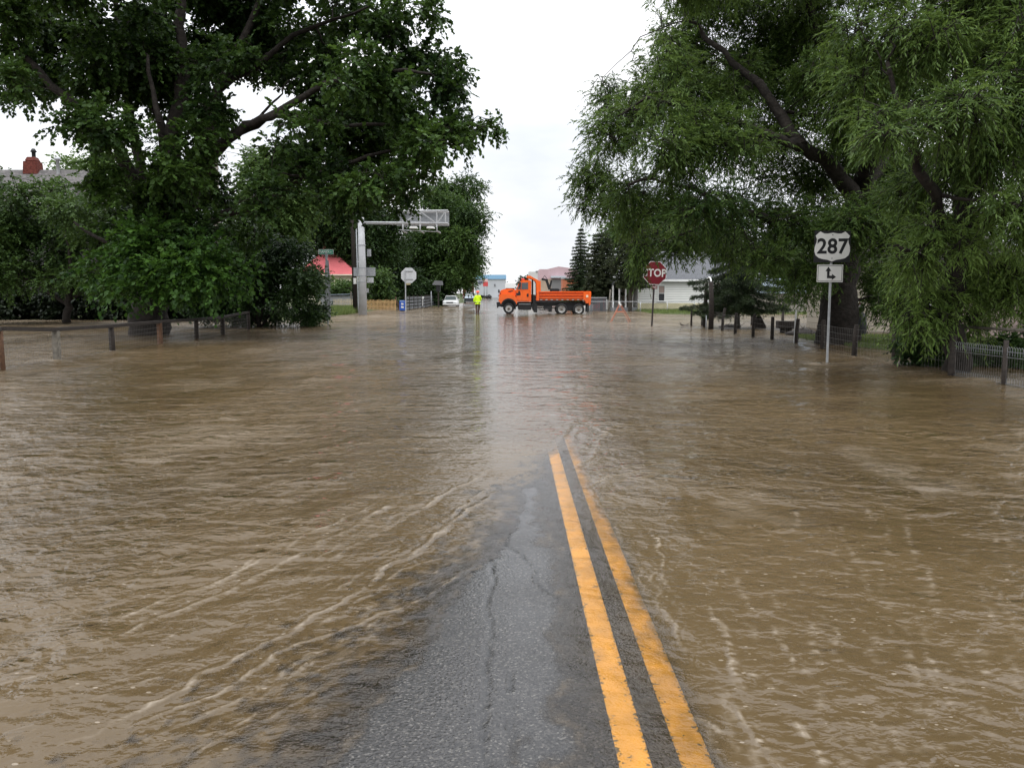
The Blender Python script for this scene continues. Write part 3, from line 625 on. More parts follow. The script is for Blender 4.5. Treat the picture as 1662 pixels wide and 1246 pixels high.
# ---- generic round-crowned tree
def tree(name, label, cat, Y, blobs, lm, seed, n, lp, ll, lw, trunk, spray=.8, droop=.3, gap=.25, hang=0, dj=2.5, thick=.9, lmb=(), group=None, bark=None, sub=40, tint=(.45, .5), twig=0, zmin=.15, gfreq=.6, power=2.2, clump=5):
    rg = np.random.default_rng(seed); x0 = W(trunk[0][0], trunk[0][1], Y)
    t = thing(name, label, cat, (x0.x, Y, -.25), group=group)
    bl = blob_px(blobs, Y, dj, thick, rg)
    foliage('crown', bl, lm, t, seed, n=n, lp=lp, ll=ll, lw=lw, spray=spray, droop=droop, gap=gap, hang=hang, zmin=zmin, tint=tint, twig=twig, twm=bark or m_bark, gfreq=gfreq, power=power, clump=clump)
    h = trunk[-1]
    pl = [([tuple(p[:2]) for p in trunk[:-1]], h[0], h[1])]+list(lmb)
    mb = limbs(MB(), pl, Y, bl, seed, sub, t.location); mb.build('trunk', bark or m_bark, t)
    return t
L_mid = leafmat('cottonwood_leaf', (.018, .042, .010), (.085, .150, .032), .32)
L_dark = leafmat('dark_broad_leaf', (.008, .020, .006), (.040, .080, .018), .25)
L_bush = leafmat('lilac_leaf', (.008, .022, .006), (.040, .082, .018), .28, .5, .22)
L_willow = leafmat('willow_leaf', (.020, .048, .009), (.130, .205, .044), .38)
L_pale = leafmat('pale_leaf', (.045, .085, .020), (.14, .22, .06), .4)
# small tree by the rail fence, far left
tree('fruit_tree', 'low spreading fruit tree at the far left in front of the shingle roof', 'tree', 46,
 [(60, 400, 90, 60), (150, 380, 70, 60), (20, 350, 50, 50), (110, 330, 60, 34), (200, 430, 50, 40), (40, 450, 80, 30), (140, 450, 70, 28), (0, 300, 30, 16), (60, 365, 80, 40), (200, 470, 50, 14), (180, 340, 50, 44), (80, 320, 50, 30), (20, 345, 40, 26), (-60, 400, 80, 80), (215, 370, 30, 60), (100, 300, 24, 20)],
 L_mid, 21, 5600, 11, .17, .12, [(108, 524), (112, 490), (118, 455), (.22, .16)], spray=.7, gap=.10,
 lmb=[([(112, 495), (70, 470), (20, 440), (-20, 420)], .12, .04), ([(115, 485), (160, 460), (215, 430)], .11, .03), ([(118, 460), (110, 400), (100, 330)], .12, .03), ([(120, 460), (160, 400), (190, 350)], .1, .03)], tint=(.42, .6), twig=.2)
# shrub at the end of the fence
tree('lilac_shrub', 'big dark round shrub at the water edge under the street name sign', 'shrub', 42,
 [(420, 455, 70, 62), (350, 455, 50, 60), (478, 470, 42, 48), (400, 400, 60, 24), (455, 430, 50, 40), (385, 505, 60, 24), (450, 512, 58, 18), (490, 505, 34, 24), (335, 490, 36, 26), (500, 465, 30, 36), (505, 495, 24, 26), (370, 415, 50, 30), (440, 405, 44, 22), (310, 450, 40, 50)],
 L_bush, 22, 7200, 10, .13, .085, [(420, 533), (415, 500), (412, 470), (.12, .08)], spray=.5, gap=.04, dj=1.2, thick=.9,
 lmb=[([(422, 530), (380, 480), (350, 430)], .07, .02), ([(424, 530), (460, 480), (480, 440)], .07, .02), ([(420, 530), (430, 460), (430, 400)], .07, .02)], tint=(.4, .7), zmin=.02, power=3)
# ---- background trees on the left side
tree('cottonwood_tree', 'tall cottonwood with pale tips right of the overhead sign frame', 'tree', 118,
 [(735, 330, 46, 38), (755, 365, 38, 46), (720, 380, 56, 50), (760, 410, 30, 36), (700, 420, 46, 44), (740, 445, 36, 30), (770, 350, 22, 26), (710, 330, 30, 24), (665, 420, 36, 40), (690, 380, 36, 40), (662, 455, 34, 26), (712, 462, 44, 26)],
 L_mid, 31, 11000, 10, .30, .21, [(715, 492), (716, 450), (722, 400), (.5, .3)], spray=1.5, gap=.2, dj=4, sub=50, gfreq=.35, zmin=2.6, tint=(.42, .6))
tree('broadleaf_tree', 'dark tree mass behind the steel sign column and dark gabled house', 'tree', 104,
 [(560, 350, 56, 50), (620, 360, 40, 40), (600, 400, 40, 30), (540, 400, 50, 40), (500, 350, 46, 36), (640, 400, 30, 36), (590, 330, 40, 30), (470, 380, 36, 36), (655, 455, 30, 26), (550, 380, 60, 24)],
 L_dark, 32, 8000, 10, .30, .22, [(560, 500), (562, 450), (565, 400), (.5, .3)], spray=1.7, gap=.24, dj=4, sub=50, gfreq=.25, zmin=1.5)
tree('broadleaf_tree', 'grey green tree showing through the gap under the big maple limb', 'tree', 72,
 [(420, 300, 48, 46), (450, 340, 50, 40), (400, 350, 34, 40), (470, 290, 40, 36), (440, 390, 60, 40), (380, 420, 50, 40), (500, 330, 40, 40), (425, 250, 24, 22)],
 L_pale, 33, 3600, 10, .28, .20, [(440, 500), (442, 440), (440, 380), (.35, .22)], spray=1.2, gap=.18, sub=50, gfreq=.4, tint=(.28, .6))
tree('broadleaf_tree', 'pale green tree rising behind the brick chimney', 'tree', 85,
 [(120, 290, 50, 34), (170, 270, 44, 34), (90, 300, 34, 34), (210, 300, 50, 44), (150, 330, 60, 44), (60, 330, 50, 30), (240, 350, 60, 50)], L_pale, 34, 2400, 10, .32, .24, [(150, 500), (150, 430), (150, 360), (.4, .25)], spray=1.4, gap=.1, sub=30, gfreq=.3)
tree('dark_tree', 'dark tree filling the gap left of the overgrown fence line', 'tree', 66,
 [(250, 440, 80, 50), (180, 450, 70, 50), (330, 440, 60, 46), (90, 440, 80, 50), (10, 440, 60, 50), (400, 440, 60, 44), (-80, 430, 80, 60)], L_dark, 35, 5200, 10, .28, .22, [(250, 512), (250, 480), (250, 440), (.3, .2)], spray=1.2, gap=.0, sub=30, gfreq=.4, zmin=.9)
tree('garden_tree', 'small bright green tree over the picket fence beside the steel column', 'tree', 90,
 [(618, 452, 22, 22), (630, 470, 20, 18), (560, 465, 26, 20), (540, 470, 26, 20), (575, 478, 22, 14), (607, 480, 24, 14)], L_mid, 36, 1300, 9, .26, .19, [(615, 498), (617, 480), (618, 460), (.12, .08)], spray=.9, gap=.05, sub=20, zmin=.7, tint=(.5, .5))
# ---- willow on the right
Yw = 28
wbase = G(1358, 562)
willow = thing('willow_tree', 'massive willow with thick dark trunk behind the highway number sign', 'tree', (wbase.x, Yw, -.1))
WB = [(985, 150, 26, 36), (1000, 200, 46, 50), (1050, 150, 60, 60), (1130, 60, 62, 66), (1150, 5, 60, 40), (965, 270, 36, 36), (950, 300, 26, 22), (1000, 330, 56, 36), (1075, 225, 80, 66), (1075, 310, 80, 46), (1160, 130, 80, 80), (1165, 235, 90, 66), (1160, 335, 80, 46), (1240, 50, 90, 80),
 (1250, 150, 96, 80), (1260, 250, 86, 66), (1245, 345, 80, 50), (1340, 60, 90, 90), (1350, 170, 90, 80), (1360, 270, 80, 60), (1330, 360, 66, 44), (1190, 395, 50, 24), (1290, 415, 56, 34), (1110, 362, 46, 18), (1062, 385, 18, 12), (1030, 368, 26, 12), (1078, 398, 28, 16), (1120, 392, 34, 14), (1180, 402, 50, 18), (1245, 415, 44, 20), (1290, 448, 40, 18), (1420, 440, 46, 40), (1450, 490, 40, 34), (1300, 470, 30, 16),
 (1330, 440, 40, 30), (1400, 380, 60, 50), (1450, 120, 90, 90), (1450, 240, 90, 80), (1440, 350, 60, 60), (1160, -80, 90, 80), (1320, -90, 140, 100), (1480, -60, 120, 100), (945, 330, 18, 16), (1095, 100, 40, 40)]
rg = np.random.default_rng(9); wbl = blob_px(WB, Yw, 4.0, .85, rg)
foliage('crown', wbl, L_willow, willow, 41, n=27000, lp=14, ll=.15, lw=.040, spray=.55, droop=.28, hang=.08, gap=.05, clump=10, gfreq=.8, twig=.25, twm=m_bark, power=2.2, tint=(.42, .6))
foliage('hanging_spray', blob_px([(1040, 430, 9, 8, -1.5), (1034, 416, 12, 12, -1.5), (1040, 402, 14, 12, -1.5)], Yw, 0, .8), L_willow, willow, 43, n=90, lp=14, ll=.15, lw=.035, spray=.45, droop=.6, hang=.3, tint=(.5, .5), twig=.4, twm=m_bark)
LW = [([(1355, 572), (1362, 540), (1365, 480), (1372, 400), (1392, 330)], .72, .46), ([(1345, 570), (1340, 540), (1352, 480), (1365, 420)], .34, .22), ([(1392, 335), (1425, 250, 1), (1398, 170, 1), (1330, 60, 1), (1300, -60, 1)], .36, .1),
 ([(1388, 330), (1345, 265, -1), (1290, 236, -2), (1240, 216, -3), (1160, 232, -3), (1090, 270, -3), (1020, 300, -3)], .28, .04), ([(1398, 300), (1450, 180, -2), (1500, 60, -3), (1520, -80, -3)], .3, .08),
 ([(1375, 385), (1300, 380, -1), (1200, 345, -2), (1130, 305, -2), (1060, 290, -2)], .2, .03), ([(1300, 238, -2), (1235, 140, -1), (1150, 60, 0), (1110, 20, 0)], .2, .03), ([(1240, 216, -3), (1150, 180, -3), (1050, 160, -2), (1000, 190, -2)], .12, .02),
 ([(1392, 330), (1470, 300, 2), (1560, 220, 2), (1650, 180, 2)], .26, .06), ([(1200, 345, -2), (1120, 375, -2), (1050, 400, -1.5)], .07, .015), ([(1410, 200, 1), (1350, 190, 0), (1250, 180, 0)], .18, .04)]
limbs(MB(), LW, Yw, wbl, 8, 420, willow.location).build('trunk', m_bark, willow)
# nearer willow overhanging from the right edge
Yn = 17.5
nw = G(1550, 606)
willow2 = thing('willow_tree', 'nearer willow with light hanging leaves along the right edge above the ornamental fence', 'tree', (nw.x, nw.y, -.1))
WB2 = [(1460, 70, 110, 80), (1570, 50, 110, 90), (1660, 110, 100, 100), (1500, 190, 100, 70), (1600, 220, 100, 80), (1690, 260, 90, 90), (1500, 300, 70, 60), (1560, 330, 80, 60), (1515, 400, 55, 60), (1480, 430, 36, 46), (1560, 430, 60, 50), (1530, 480, 50, 40), (1500, 520, 40, 26), (1560, 520, 50, 24), (1470, 500, 26, 30), (1600, 440, 60, 40), (1660, 480, 50, 40), (1650, 440, 50, 40), (1490, 470, 28, 32), (1600, 480, 50, 36), (1640, 330, 60, 30), (1700, 380, 70, 50),
 (1500, -80, 160, 80), (1660, -80, 150, 100), (1780, 100, 120, 160), (1800, -60, 130, 130)]
rg = np.random.default_rng(19); w2 = blob_px(WB2, Yn, 2.4, .75, rg)
foliage('crown', w2, L_willow, willow2, 42, n=15500, lp=14, ll=.13, lw=.028, spray=.42, droop=.38, hang=.12, gap=.08, clump=8, gfreq=1.1, twig=.3, twm=m_bark, power=2.2, tint=(.5, .55))
LW2 = [([(1548, 618), (1545, 560), (1540, 500), (1550, 420), (1560, 330)], .27, .2), ([(1560, 330), (1600, 230), (1650, 130), (1680, 0)], .18, .06), ([(1552, 380), (1500, 300, -1), (1470, 200, -1), (1440, 100, -1)], .14, .04), ([(1560, 340), (1540, 200, 1), (1560, 60, 1), (1550, -100, 1)], .15, .05), ([(1560, 400), (1640, 340, 0), (1720, 320, 0)], .12, .04), ([(1545, 450), (1490, 410, -1), (1450, 400, -1)], .07, .02)]
limbs(MB(), LW2, Yn, w2, 9, 200, willow2.location).build('trunk', m_bark, willow2)
# leafy shrub at its foot
tree('garden_shrub', 'leafy green shrub in the water left of the ornamental wire fence', 'shrub', 19.2,
 [(1490, 545, 36, 34), (1520, 520, 40, 30), (1510, 560, 34, 32), (1535, 585, 36, 20), (1500, 585, 24, 18), (1545, 555, 30, 30), (1505, 525, 30, 24), (1600, 565, 50, 34), (1650, 570, 50, 40), (1570, 590, 34, 14), (1700, 560, 60, 60)], L_dark, 45, 4200, 9, .075, .055, [(1530, 612), (1530, 590), (1530, 560), (.04, .03)], spray=.25, gap=.02, dj=.5, thick=.7, zmin=.02, tint=(.6, .7), sub=30, gfreq=2)
# ---- conifers
L_fir = leafmat('fir_needles', (.007, .016, .006), (.036, .058, .018), .08, .6, .25)
L_pine = leafmat('pine_needles', (.012, .022, .010), (.050, .062, .026), .08, .6, .25)
def conifer(name, label, Y, px, top, bot, wpx, seed, n=26, per=13, low=1.0, m=None, lean=0, trunk_r=.18, nl=15, dens=1.0, needle=.5, prof=None, base=None):
    rgr = np.random.default_rng(seed); c = W(px, base or bot, Y); t = thing(name, label, 'tree', (c.x, Y, -.2)); s = Y/FPX
    zt = W(px, top, Y).z; zb = W(px, bot, Y).z; R0 = wpx*s
    tips = []; C = []; D = []; TN = []; mb = MB()
    mb.tube([(0, 0, 0), (lean*.4, 0, zt*.5+.1), (lean, 0, zt+.2)], [trunk_r, trunk_r*.65, .02], 8)
    for i in range(n):
        f = i/(n-1); z = zt-(zt-zb)*f**.95; r = R0*(prof(f) if prof else (.06+.94*f**.85))
        a0 = rgr.uniform(0, 6.28); k = max(5, int(per*(.5+.5*f)))
        for j in range(k):
            a = a0+6.283*j/k+rgr.uniform(-.25, .25); rr = r*rgr.uniform(.7, 1.12)
            dx, dy = math.cos(a), math.sin(a); x0 = lean*(z/zt)
            m1 = 5; drop = rr*.22*low
            p0 = np.array([x0, 0, z+.2]); 
            mb.tube([p0, p0+[dx*rr*.5, dy*rr*.5, -drop*.7], p0+[dx*rr, dy*rr, -drop*.8]], [.035+.01*rr, .02, .006], 4, False)
            ns = max(3, int(rr/(.16/dens)))
            for q in range(ns):
                u = (q+.6)/ns; w_ = (1-u)*.45*rr**.7+.12
                for sgn in (-1, 1):
                    ww = w_*rgr.uniform(.5, 1.1)
                    C.append([x0+dx*rr*u, dy*rr*u, z+.2-drop*(1.3*u-.5*u*u)-rgr.uniform(0, .05)]); D.append([dx*.8-dy*sgn*.8, dy*.8+dx*sgn*.8, -.25*low+rgr.uniform(-.25, .2), ww]); TN.append(.35+.35*u+rgr.normal()*.18)
    C = np.array(C); D = np.array(D); TN = np.array(TN); k = len(C); ww = D[:, 3]; d = D[:, :3]; d /= np.linalg.norm(d, axis=1)[:, None]
    tt = (np.arange(nl)+.5)/nl; P = C[:, None]+d[:, None]*(tt[None]*ww[:, None])[..., None]; P[..., 2] -= .25*low*ww[:, None]*tt**2
    ld = d[:, None]*.8+rgr.normal(size=(k, nl, 3))*.5; ld /= np.linalg.norm(ld, axis=2)[..., None]
    nn = rgr.normal(size=(k, nl, 3)); wv = np.cross(ld, nn); wv /= np.linalg.norm(wv, axis=2)[..., None]
    LL_ = .20*needle*2; WW_ = .035*needle*2*(Y/60)
    V = np.stack([P, P+ld*LL_*.5+wv*WW_*.5, P+ld*LL_, P+ld*LL_*.5-wv*WW_*.5], 2).reshape(-1, 3); q = np.arange(k*nl)*4
    F = np.stack([np.stack([q, q+1, q+2], 1), np.stack([q, q+2, q+3], 1)], 1).reshape(-1, 3)
    tn = np.repeat(np.clip(TN[:, None]+rgr.normal(size=(k, nl))*.12, 0, 1).ravel(), 4)
    np_mesh('crown', V, F, m or L_fir, {'tint': tn}, parent=t); mb.build('trunk', m_barkg, t); return t
conifer('spruce_tree', 'tall narrow dark spruce standing behind the rear of the orange truck', 92, 942, 372, 486, 34, 51, n=24, per=12, nl=12, base=490)
conifer('pine_tree', 'bushy brownish pine with bare leaning trunk before the white porch posts', 79, 1022, 372, 462, 42, 52, n=15, per=11, low=.5, m=L_pine, nl=14, needle=.7, lean=.6, prof=lambda f: .45+.55*math.sin(min(1, f*1.25)*math.pi*.85), base=505, trunk_r=.2)
conifer('pine_tree', 'dense dark pine between the spruce and the leaning pine trunk', 84, 976, 380, 478, 33, 53, n=17, per=12, low=.6, m=L_pine, nl=13, needle=.7, prof=lambda f: .35+.65*f**.6, base=500)
conifer('fir_tree', 'low spreading fir with drooping boughs in front of the white siding', 41, 1196, 378, 488, 84, 54, n=9, per=8, low=1.5, m=L_fir, nl=26, needle=.5, prof=lambda f: .25+.75*math.sin(min(1, f*1.15)*math.pi*.62), base=528, trunk_r=.15, dens=1.5)
# ---- backdrop trees on the right and down the street
tree('broadleaf_tree', 'green tree over the grey house roof behind the stop sign', 'tree', 120,
 [(1050, 380, 50, 34), (1100, 390, 50, 30), (1080, 350, 40, 30), (1150, 380, 50, 36), (1000, 380, 30, 30)], L_mid, 61, 2600, 10, .42, .32, [(1080, 492), (1080, 440), (1080, 400), (.4, .25)], spray=2, gap=.14, gfreq=.25, zmin=3)
tree('broadleaf_tree', 'dark tree behind the beige garage seen under the willow', 'tree', 100,
 [(1260, 400, 60, 50), (1340, 400, 70, 56), (1420, 400, 70, 60), (1310, 450, 50, 30), (1200, 390, 50, 34), (1400, 460, 60, 40), (1480, 440, 60, 60)], L_dark, 62, 3600, 10, .42, .32, [(1340, 496), (1340, 450), (1340, 400), (.4, .25)], spray=2, gap=.02, gfreq=.25, zmin=2)
tree('broadleaf_tree', 'dark backdrop tree behind the right edge beyond the beige house', 'tree', 60,
 [(1500, 420, 70, 80), (1560, 470, 60, 50), (1680, 470, 60, 60), (1600, 440, 50, 50), (1750, 420, 100, 110), (1640, 500, 60, 30)], L_dark, 63, 3000, 10, .3, .22, [(1560, 515), (1560, 460), (1560, 420), (.3, .2)], spray=1.4, gap=.1, gfreq=.3, zmin=.5)
for i, (px, py, rx, Y, lb) in enumerate([(852, 462, 9, 420, 'small far dark tree beyond the roof of the truck cab'), (868, 470, 12, 380, 'far low tree just behind the truck exhaust stack'), (806, 470, 10, 440, 'distant tree hidden behind the blue roofed building')]):
    tree('distant_tree', lb, 'tree', Y, [(px, py, rx, 10), (px+5, py-4, rx*.6, 6)], L_dark, 70+i, 300, 8, 1.0, .8, [(px, 482), (px, 476), (px, 468), (.4, .2)], spray=3, gap=0, sub=8, zmin=1, dj=3)
# ================================================================ OBJECTS
M = {}
M['galv'] = mat('galvanised_steel', (.42, .43, .44), .45, .5, .35, noise=(8, .15))
M['galvd'] = mat('weathered_grey_metal', (.26, .27, .28), .55, .4, .2, noise=(9, .2))
M['galvw'] = mat('dull_white_steel', (.38, .385, .39), .6, .3, .1, noise=(2, .12))
M['white'] = mat('white_paint', (.72, .72, .70), .5, .4, noise=(5, .06))
M['offwhite'] = mat('cream_paint', (.66, .62, .48), .6, .3, noise=(3, .10))
M['black'] = mat('black_paint', (.012, .012, .013), .45, .4)
M['rubber'] = mat('black_rubber', (.018, .018, .018), .75, .3, noise=(30, .3))
M['post'] = mat('dark_wet_timber', (.030, .024, .020), .85, .3, noise=(14, .45), bump=.008, bscale=30)
M['postb'] = mat('reddish_timber', (.095, .050, .028), .85, .3, noise=(14, .4), bump=.008, bscale=30)
M['postg'] = mat('weathered_grey_timber', (.15, .135, .11), .85, .3, noise=(14, .4), bump=.008, bscale=30)
M['wire'] = mat('fence_wire', (.16, .15, .14), .5, .5, .5)
M['glass'] = mat('dark_window_glass', (.03, .035, .04), .08, .6)
M['carglass'] = mat('windscreen_glass', (.05, .06, .065), .05, .8)
M['orange'] = mat('orange_truck_paint', (.80, .115, .006), .32, .5, noise=(4, .08))
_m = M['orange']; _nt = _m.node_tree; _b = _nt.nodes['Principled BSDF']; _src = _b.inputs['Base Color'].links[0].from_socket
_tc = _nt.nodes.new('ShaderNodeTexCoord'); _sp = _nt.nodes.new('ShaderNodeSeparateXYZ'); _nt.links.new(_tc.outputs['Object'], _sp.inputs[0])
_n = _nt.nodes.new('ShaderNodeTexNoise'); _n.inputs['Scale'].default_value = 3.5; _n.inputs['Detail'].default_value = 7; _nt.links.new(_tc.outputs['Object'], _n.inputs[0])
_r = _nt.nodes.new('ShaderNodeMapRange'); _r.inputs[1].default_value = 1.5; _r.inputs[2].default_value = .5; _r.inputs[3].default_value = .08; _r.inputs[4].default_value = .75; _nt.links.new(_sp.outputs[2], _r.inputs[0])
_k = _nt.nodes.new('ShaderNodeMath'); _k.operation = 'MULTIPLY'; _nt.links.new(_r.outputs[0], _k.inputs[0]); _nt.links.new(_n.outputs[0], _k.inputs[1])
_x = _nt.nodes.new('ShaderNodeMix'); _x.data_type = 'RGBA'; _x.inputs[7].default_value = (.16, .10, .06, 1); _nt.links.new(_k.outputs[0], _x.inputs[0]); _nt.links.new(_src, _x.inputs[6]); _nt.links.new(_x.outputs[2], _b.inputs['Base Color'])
M['orangef'] = mat('faded_orange_paint', (.50, .20, .13), .6, .3, noise=(6, .15))
M['red'] = mat('sign_red', (.15, .006, .014), .4, .5, noise=(3, .06))
M['signw'] = mat('sign_white', (.62, .61, .58), .45, .4, noise=(3, .05))
M['signk'] = mat('sign_black', (.014, .014, .015), .5, .4)
M['green'] = mat('sign_green', (.004, .20, .12), .45, .4)

def wire_mesh(mb, p0, p1, z0, z1, step=.10, r=.0022, rg=None, hr=None):
    """woven wire between two posts (vertical and horizontal strands)"""
    p0, p1 = Vector((p0[0], p0[1], 0)), Vector((p1[0], p1[1], 0)); Ln = (p1-p0).length; k = max(2, int(Ln/step))
    for i in range(k+1):
        q = p0.lerp(p1, i/k); mb.tube([q+Vector((0, 0, z0)), q+Vector((.0, 0, z1))], r, 3, False)
    n = max(2, int((z1-z0)/(hr or step)))
    for j in range(n+1):
        z = z0+(z1-z0)*j/n; mb.tube([p0+Vector((0, 0, z)), p0.lerp(p1, .5)+Vector((0, 0, z-.01)), p1+Vector((0, 0, z))], r*1.2, 3, False)

# ---- rail fence on the left: posts, rail and woven wire
lf = thing('rail_fence', 'low wooden post and rail fence with woven wire standing in the flood', 'fence', (0, 0, 0))
LP = [(-52, 618, 548, 'post'), (3, 600, 536, 'postb'), (93, 585, 537, 'postg'), (183, 570, 531, 'post'), (260, 558, 524, 'postb'), (319, 550, 520, 'post'), (362, 543, 516, 'post'), (404, 535, 508, 'post')]
LPp = []
for i, (px, pb, pt, mm) in enumerate(LP):
    g = G(px, pb); zt = W(px, pt, g.y).z; LPp.append((g, zt)); rgp = random.Random(i); lx, ly = rgp.uniform(-.03, .03), rgp.uniform(-.03, .03)
    mb = MB()
    if i % 2: mb.tube([(g.x, g.y, -.4), (g.x+lx*.5, g.y, zt*.5), (g.x+lx, g.y+ly, zt)], [.085, .08, .075], 10)
    else: mb.box((g.x, g.y, (zt-.4)/2), (.14, .14, zt+.4))
    o = mb.build('post', M[mm], lf, bevel=.008)
    if mm == 'postb': o['label'] = 'reddish brown fence post'
    if mm == 'postg': o['label'] = 'weathered pale grey fence post'
for i in range(len(LPp)-1):
    (a, za), (b, zb) = LPp[i], LPp[i+1]; dy = Vector((.0, -.0, 0))
    mb = MB(); e = (b-a).normalized()*.03
    mb.bar(Vector((a.x, a.y, za+.035))+e, Vector((b.x, b.y, zb+.035))-e, .14, .09); mb.build('top_rail', M['post'], lf, bevel=.006)
    mb = MB(); wire_mesh(mb, a, b, -.1, min(za, zb)-.02, .12, .003); mb.build('woven_wire', M['wire'], lf)

# ---- posts of the yard fence on the right
rf = thing('post_fence', 'long line of dark round posts with thin woven wire standing in the flood at right', 'fence', (0, 0, 0))
RP = [(1122, 529, 503, .10, 0), (1139, 528, 499, .11, .06), (1172, 538, 500, .12, .05), (1193, 543, 508, .12, .02), (1222, 548, 510, .12, .02), (1253, 553, 514, .12, 0), (1292, 559, 517, .12, .02), (1335, 567, 519, .13, 0), (1386, 579, 527, .13, .02), (1452, 588, 530, .14, -.01), (1546, 606, 538, .13, .0)]
RPp = []
for i, (px, pb, pt, dm, ln) in enumerate(RP):
    g = G(px, pb); zt = W(px, pt, g.y).z; RPp.append((g, zt))
    mb = MB(); mb.tube([(g.x, g.y, -.4), (g.x+ln*.4, g.y, zt*.5), (g.x+ln*2, g.y, zt-.02), (g.x+ln*2, g.y, zt)], [dm*.55, dm*.52, dm*.5, dm*.36], 9)
    mb.build('post', M['post'], rf)
for i in range(len(RPp)-1):
    (a, za), (b, zb) = RPp[i], RPp[i+1]; mb = MB(); wire_mesh(mb, a, b, -.1, min(za, zb)-.12, .15, .0028); mb.build('woven_wire', M['wire'], rf)
for px, pb, pt, lab in ((1220.5, 527, 501, 'single dark post standing back in the yard near the leafy debris hump'), (1270, 525, 503, 'single dark post rising behind the bench in the flooded yard')):
    g = G(px, pb); zt = W(px, pt, g.y).z; mb = MB(); mb.tube([(0, 0, -.4), (.01, 0, zt)], [.09, .08], 8); o = mb.build('timber_post', M['post'], loc=g); tag(o, lab, 'post', 'back posts in the yard')
g = G(1291.6, 559.0); mb = MB(); z1 = W(1294, 503, g.y).z; mb.box((0, 0, z1/2-.1), (.05, .02, z1+.2), (0, R(1), 0)); o = mb.build('marker_stake', M['white'], loc=(g.x, g.y+.12, 0)); tag(o, 'thin white marker stake rising above a dark fence post', 'stake')

# ---- garden gate with pale arch
ga = G(1143.5, 530); gb = G(1153, 535); gt = thing('gate_arch', 'pair of tall dark posts joined by a pale curved arch before the fir', 'gate arch', (ga.x, ga.y, 0))
d = gb-ga; za = W(1143.5, 460, ga.y).z; zb = W(1153, 457, gb.y).z
MB().tube([(0, 0, -.4), (.02, 0, za*.5), (.05, 0, za)], [.10, .095, .08], 9).build('post', M['post'], gt)
MB().tube([(d.x+.02, d.y, -.4), (d.x+.03, d.y, zb*.5), (d.x-.02, d.y, zb)], [.125, .115, .095], 9).build('post', M['post'], gt)
pts = []
for k in range(9):
    a = math.pi*k/8; pts.append((.05+(d.x-.07)*(1-math.cos(a))/2, d.y*(1-math.cos(a))/2, za-.02+(zb-za)*k/8+.26*math.sin(a)))
MB().tube(pts, .035, 7).build('arch_tube', M['white'], gt)
mb = MB(); mb.tube([(d.x-.25, d.y-.2, -.2), (d.x-.25, d.y-.2, .62), (.1, .35, .66), (.1, .35, -.2)], .016, 6); mb.build('gate_frame', M['galv'], gt)
mb = MB(); wire_mesh(mb, (d.x-.25, d.y-.2), (.1, .35), -.1, .6, .12, .003); mb.build('gate_mesh', M['wire'], gt)

# ---- low dark bench and debris in the yard
g = G(1275, 541); bn = thing('yard_bench', 'low dark timber bench half drowned in the yard behind the posts', 'bench', (g.x, g.y, 0))
mb = MB(); mb.box((0, 0, .36), (.72, .42, .30)); mb.build('seat', M['post'], bn, bevel=.02)
for sx in (-.12, .14): MB().tube([(sx, 0, -.3), (sx, 0, .22)], [.12, .13], 8).build('leg', M['post'], bn)
g = G(1232, 532); rs = random.Random(4)
def debris(name, label, g, sx, sz, seed, ns=26):
    rs = random.Random(seed); mb = MB(); t = thing(name, label, 'debris', (g.x, g.y, 0))
    mb.lathe([(sx*.55, -.15), (sx*.6, sz*.15), (sx*.48, sz*.5), (sx*.3, sz*.8), (.03, sz)], n=9); mb.v = [(x*(1+.25*math.sin(7*z+x*9)), y, z) for x, y, z in mb.v]; mb.build('tangled_mass', M['post'], t)
    mb = MB()
    for i in range(ns):
        a = rs.uniform(0, 6.28); r = rs.uniform(.1, sx*.5); z = rs.uniform(0, sz*.9); b = Vector((rs.uniform(-.25, .25), rs.uniform(-.2, .2), rs.uniform(-.05, .25)))
        p = Vector((r*math.cos(a), r*math.sin(a), z)); mb.tube([p, p+b*.5, p+b], [.018, .012, .005], 4)
    mb.build('sticks', M['post'], t); return t
debris('debris_heap', 'rounded dark heap of flood debris beside a fence post', g, .55, .62, 4)
debris('debris_heap', 'low flat dark debris caught at the foot of the fir', G(1188, 530), .9, .12, 5, 18)
debris('debris_heap', 'dark sticks and debris piled left of the willow trunk', G(1306, 543), 1.1, .26, 6, 30)
debris('debris_heap', 'small scrap of dark debris drifting in open water near the first post', G(1112, 528), .4, .03, 7, 6)

# ---- ornamental double-loop wire fence at the right edge with its iron rail behind
of = thing('ornamental_fence', 'pale pointed wire fence over a dark base at the right edge of the flood', 'fence', (0, 0, 0))
a, b = G(1546, 612), G(1760, 650); n = 50; mw = mat('pale_galvanised_wire', (.20, .21, .21), .45, .5, .4)
za, zb = W(1546, 560, a.y).z, W(1662, 572, G(1662, 627).y).z
mb = MB(); mt = MB(); ml = MB()
for i in range(n+1):
    q = a.lerp(b, i/n); zt = .66
    mb.tube([(q.x, q.y, -.2), (q.x, q.y, zt)], .0018, 4, False)
    if i < n:
        q2 = a.lerp(b, (i+1)/n); mt.tube([(q.x, q.y, .55), (q.x*.97+q2.x*.03, q.y, .68), (q.x*.5+q2.x*.5, (q.y+q2.y)/2, .71), (q2.x*.97+q.x*.03, q2.y, .68), (q2.x, q2.y, .55)], .0045, 4, False)
    ml.tube([(q.x+.02, q.y, -.1), (q.x+.02, q.y, .15)], .004, 4, False)
for z, t_ in ((.52, mt), (.62, mt), (.05, ml)): t_.tube([(a.x, a.y, z), (b.x, b.y, z)], .006, 5)
mb.build('upright_wires', M['wire'], of); mt.build('looped_top', mw, of); ml.build('pointed_lower_row', mw, of)
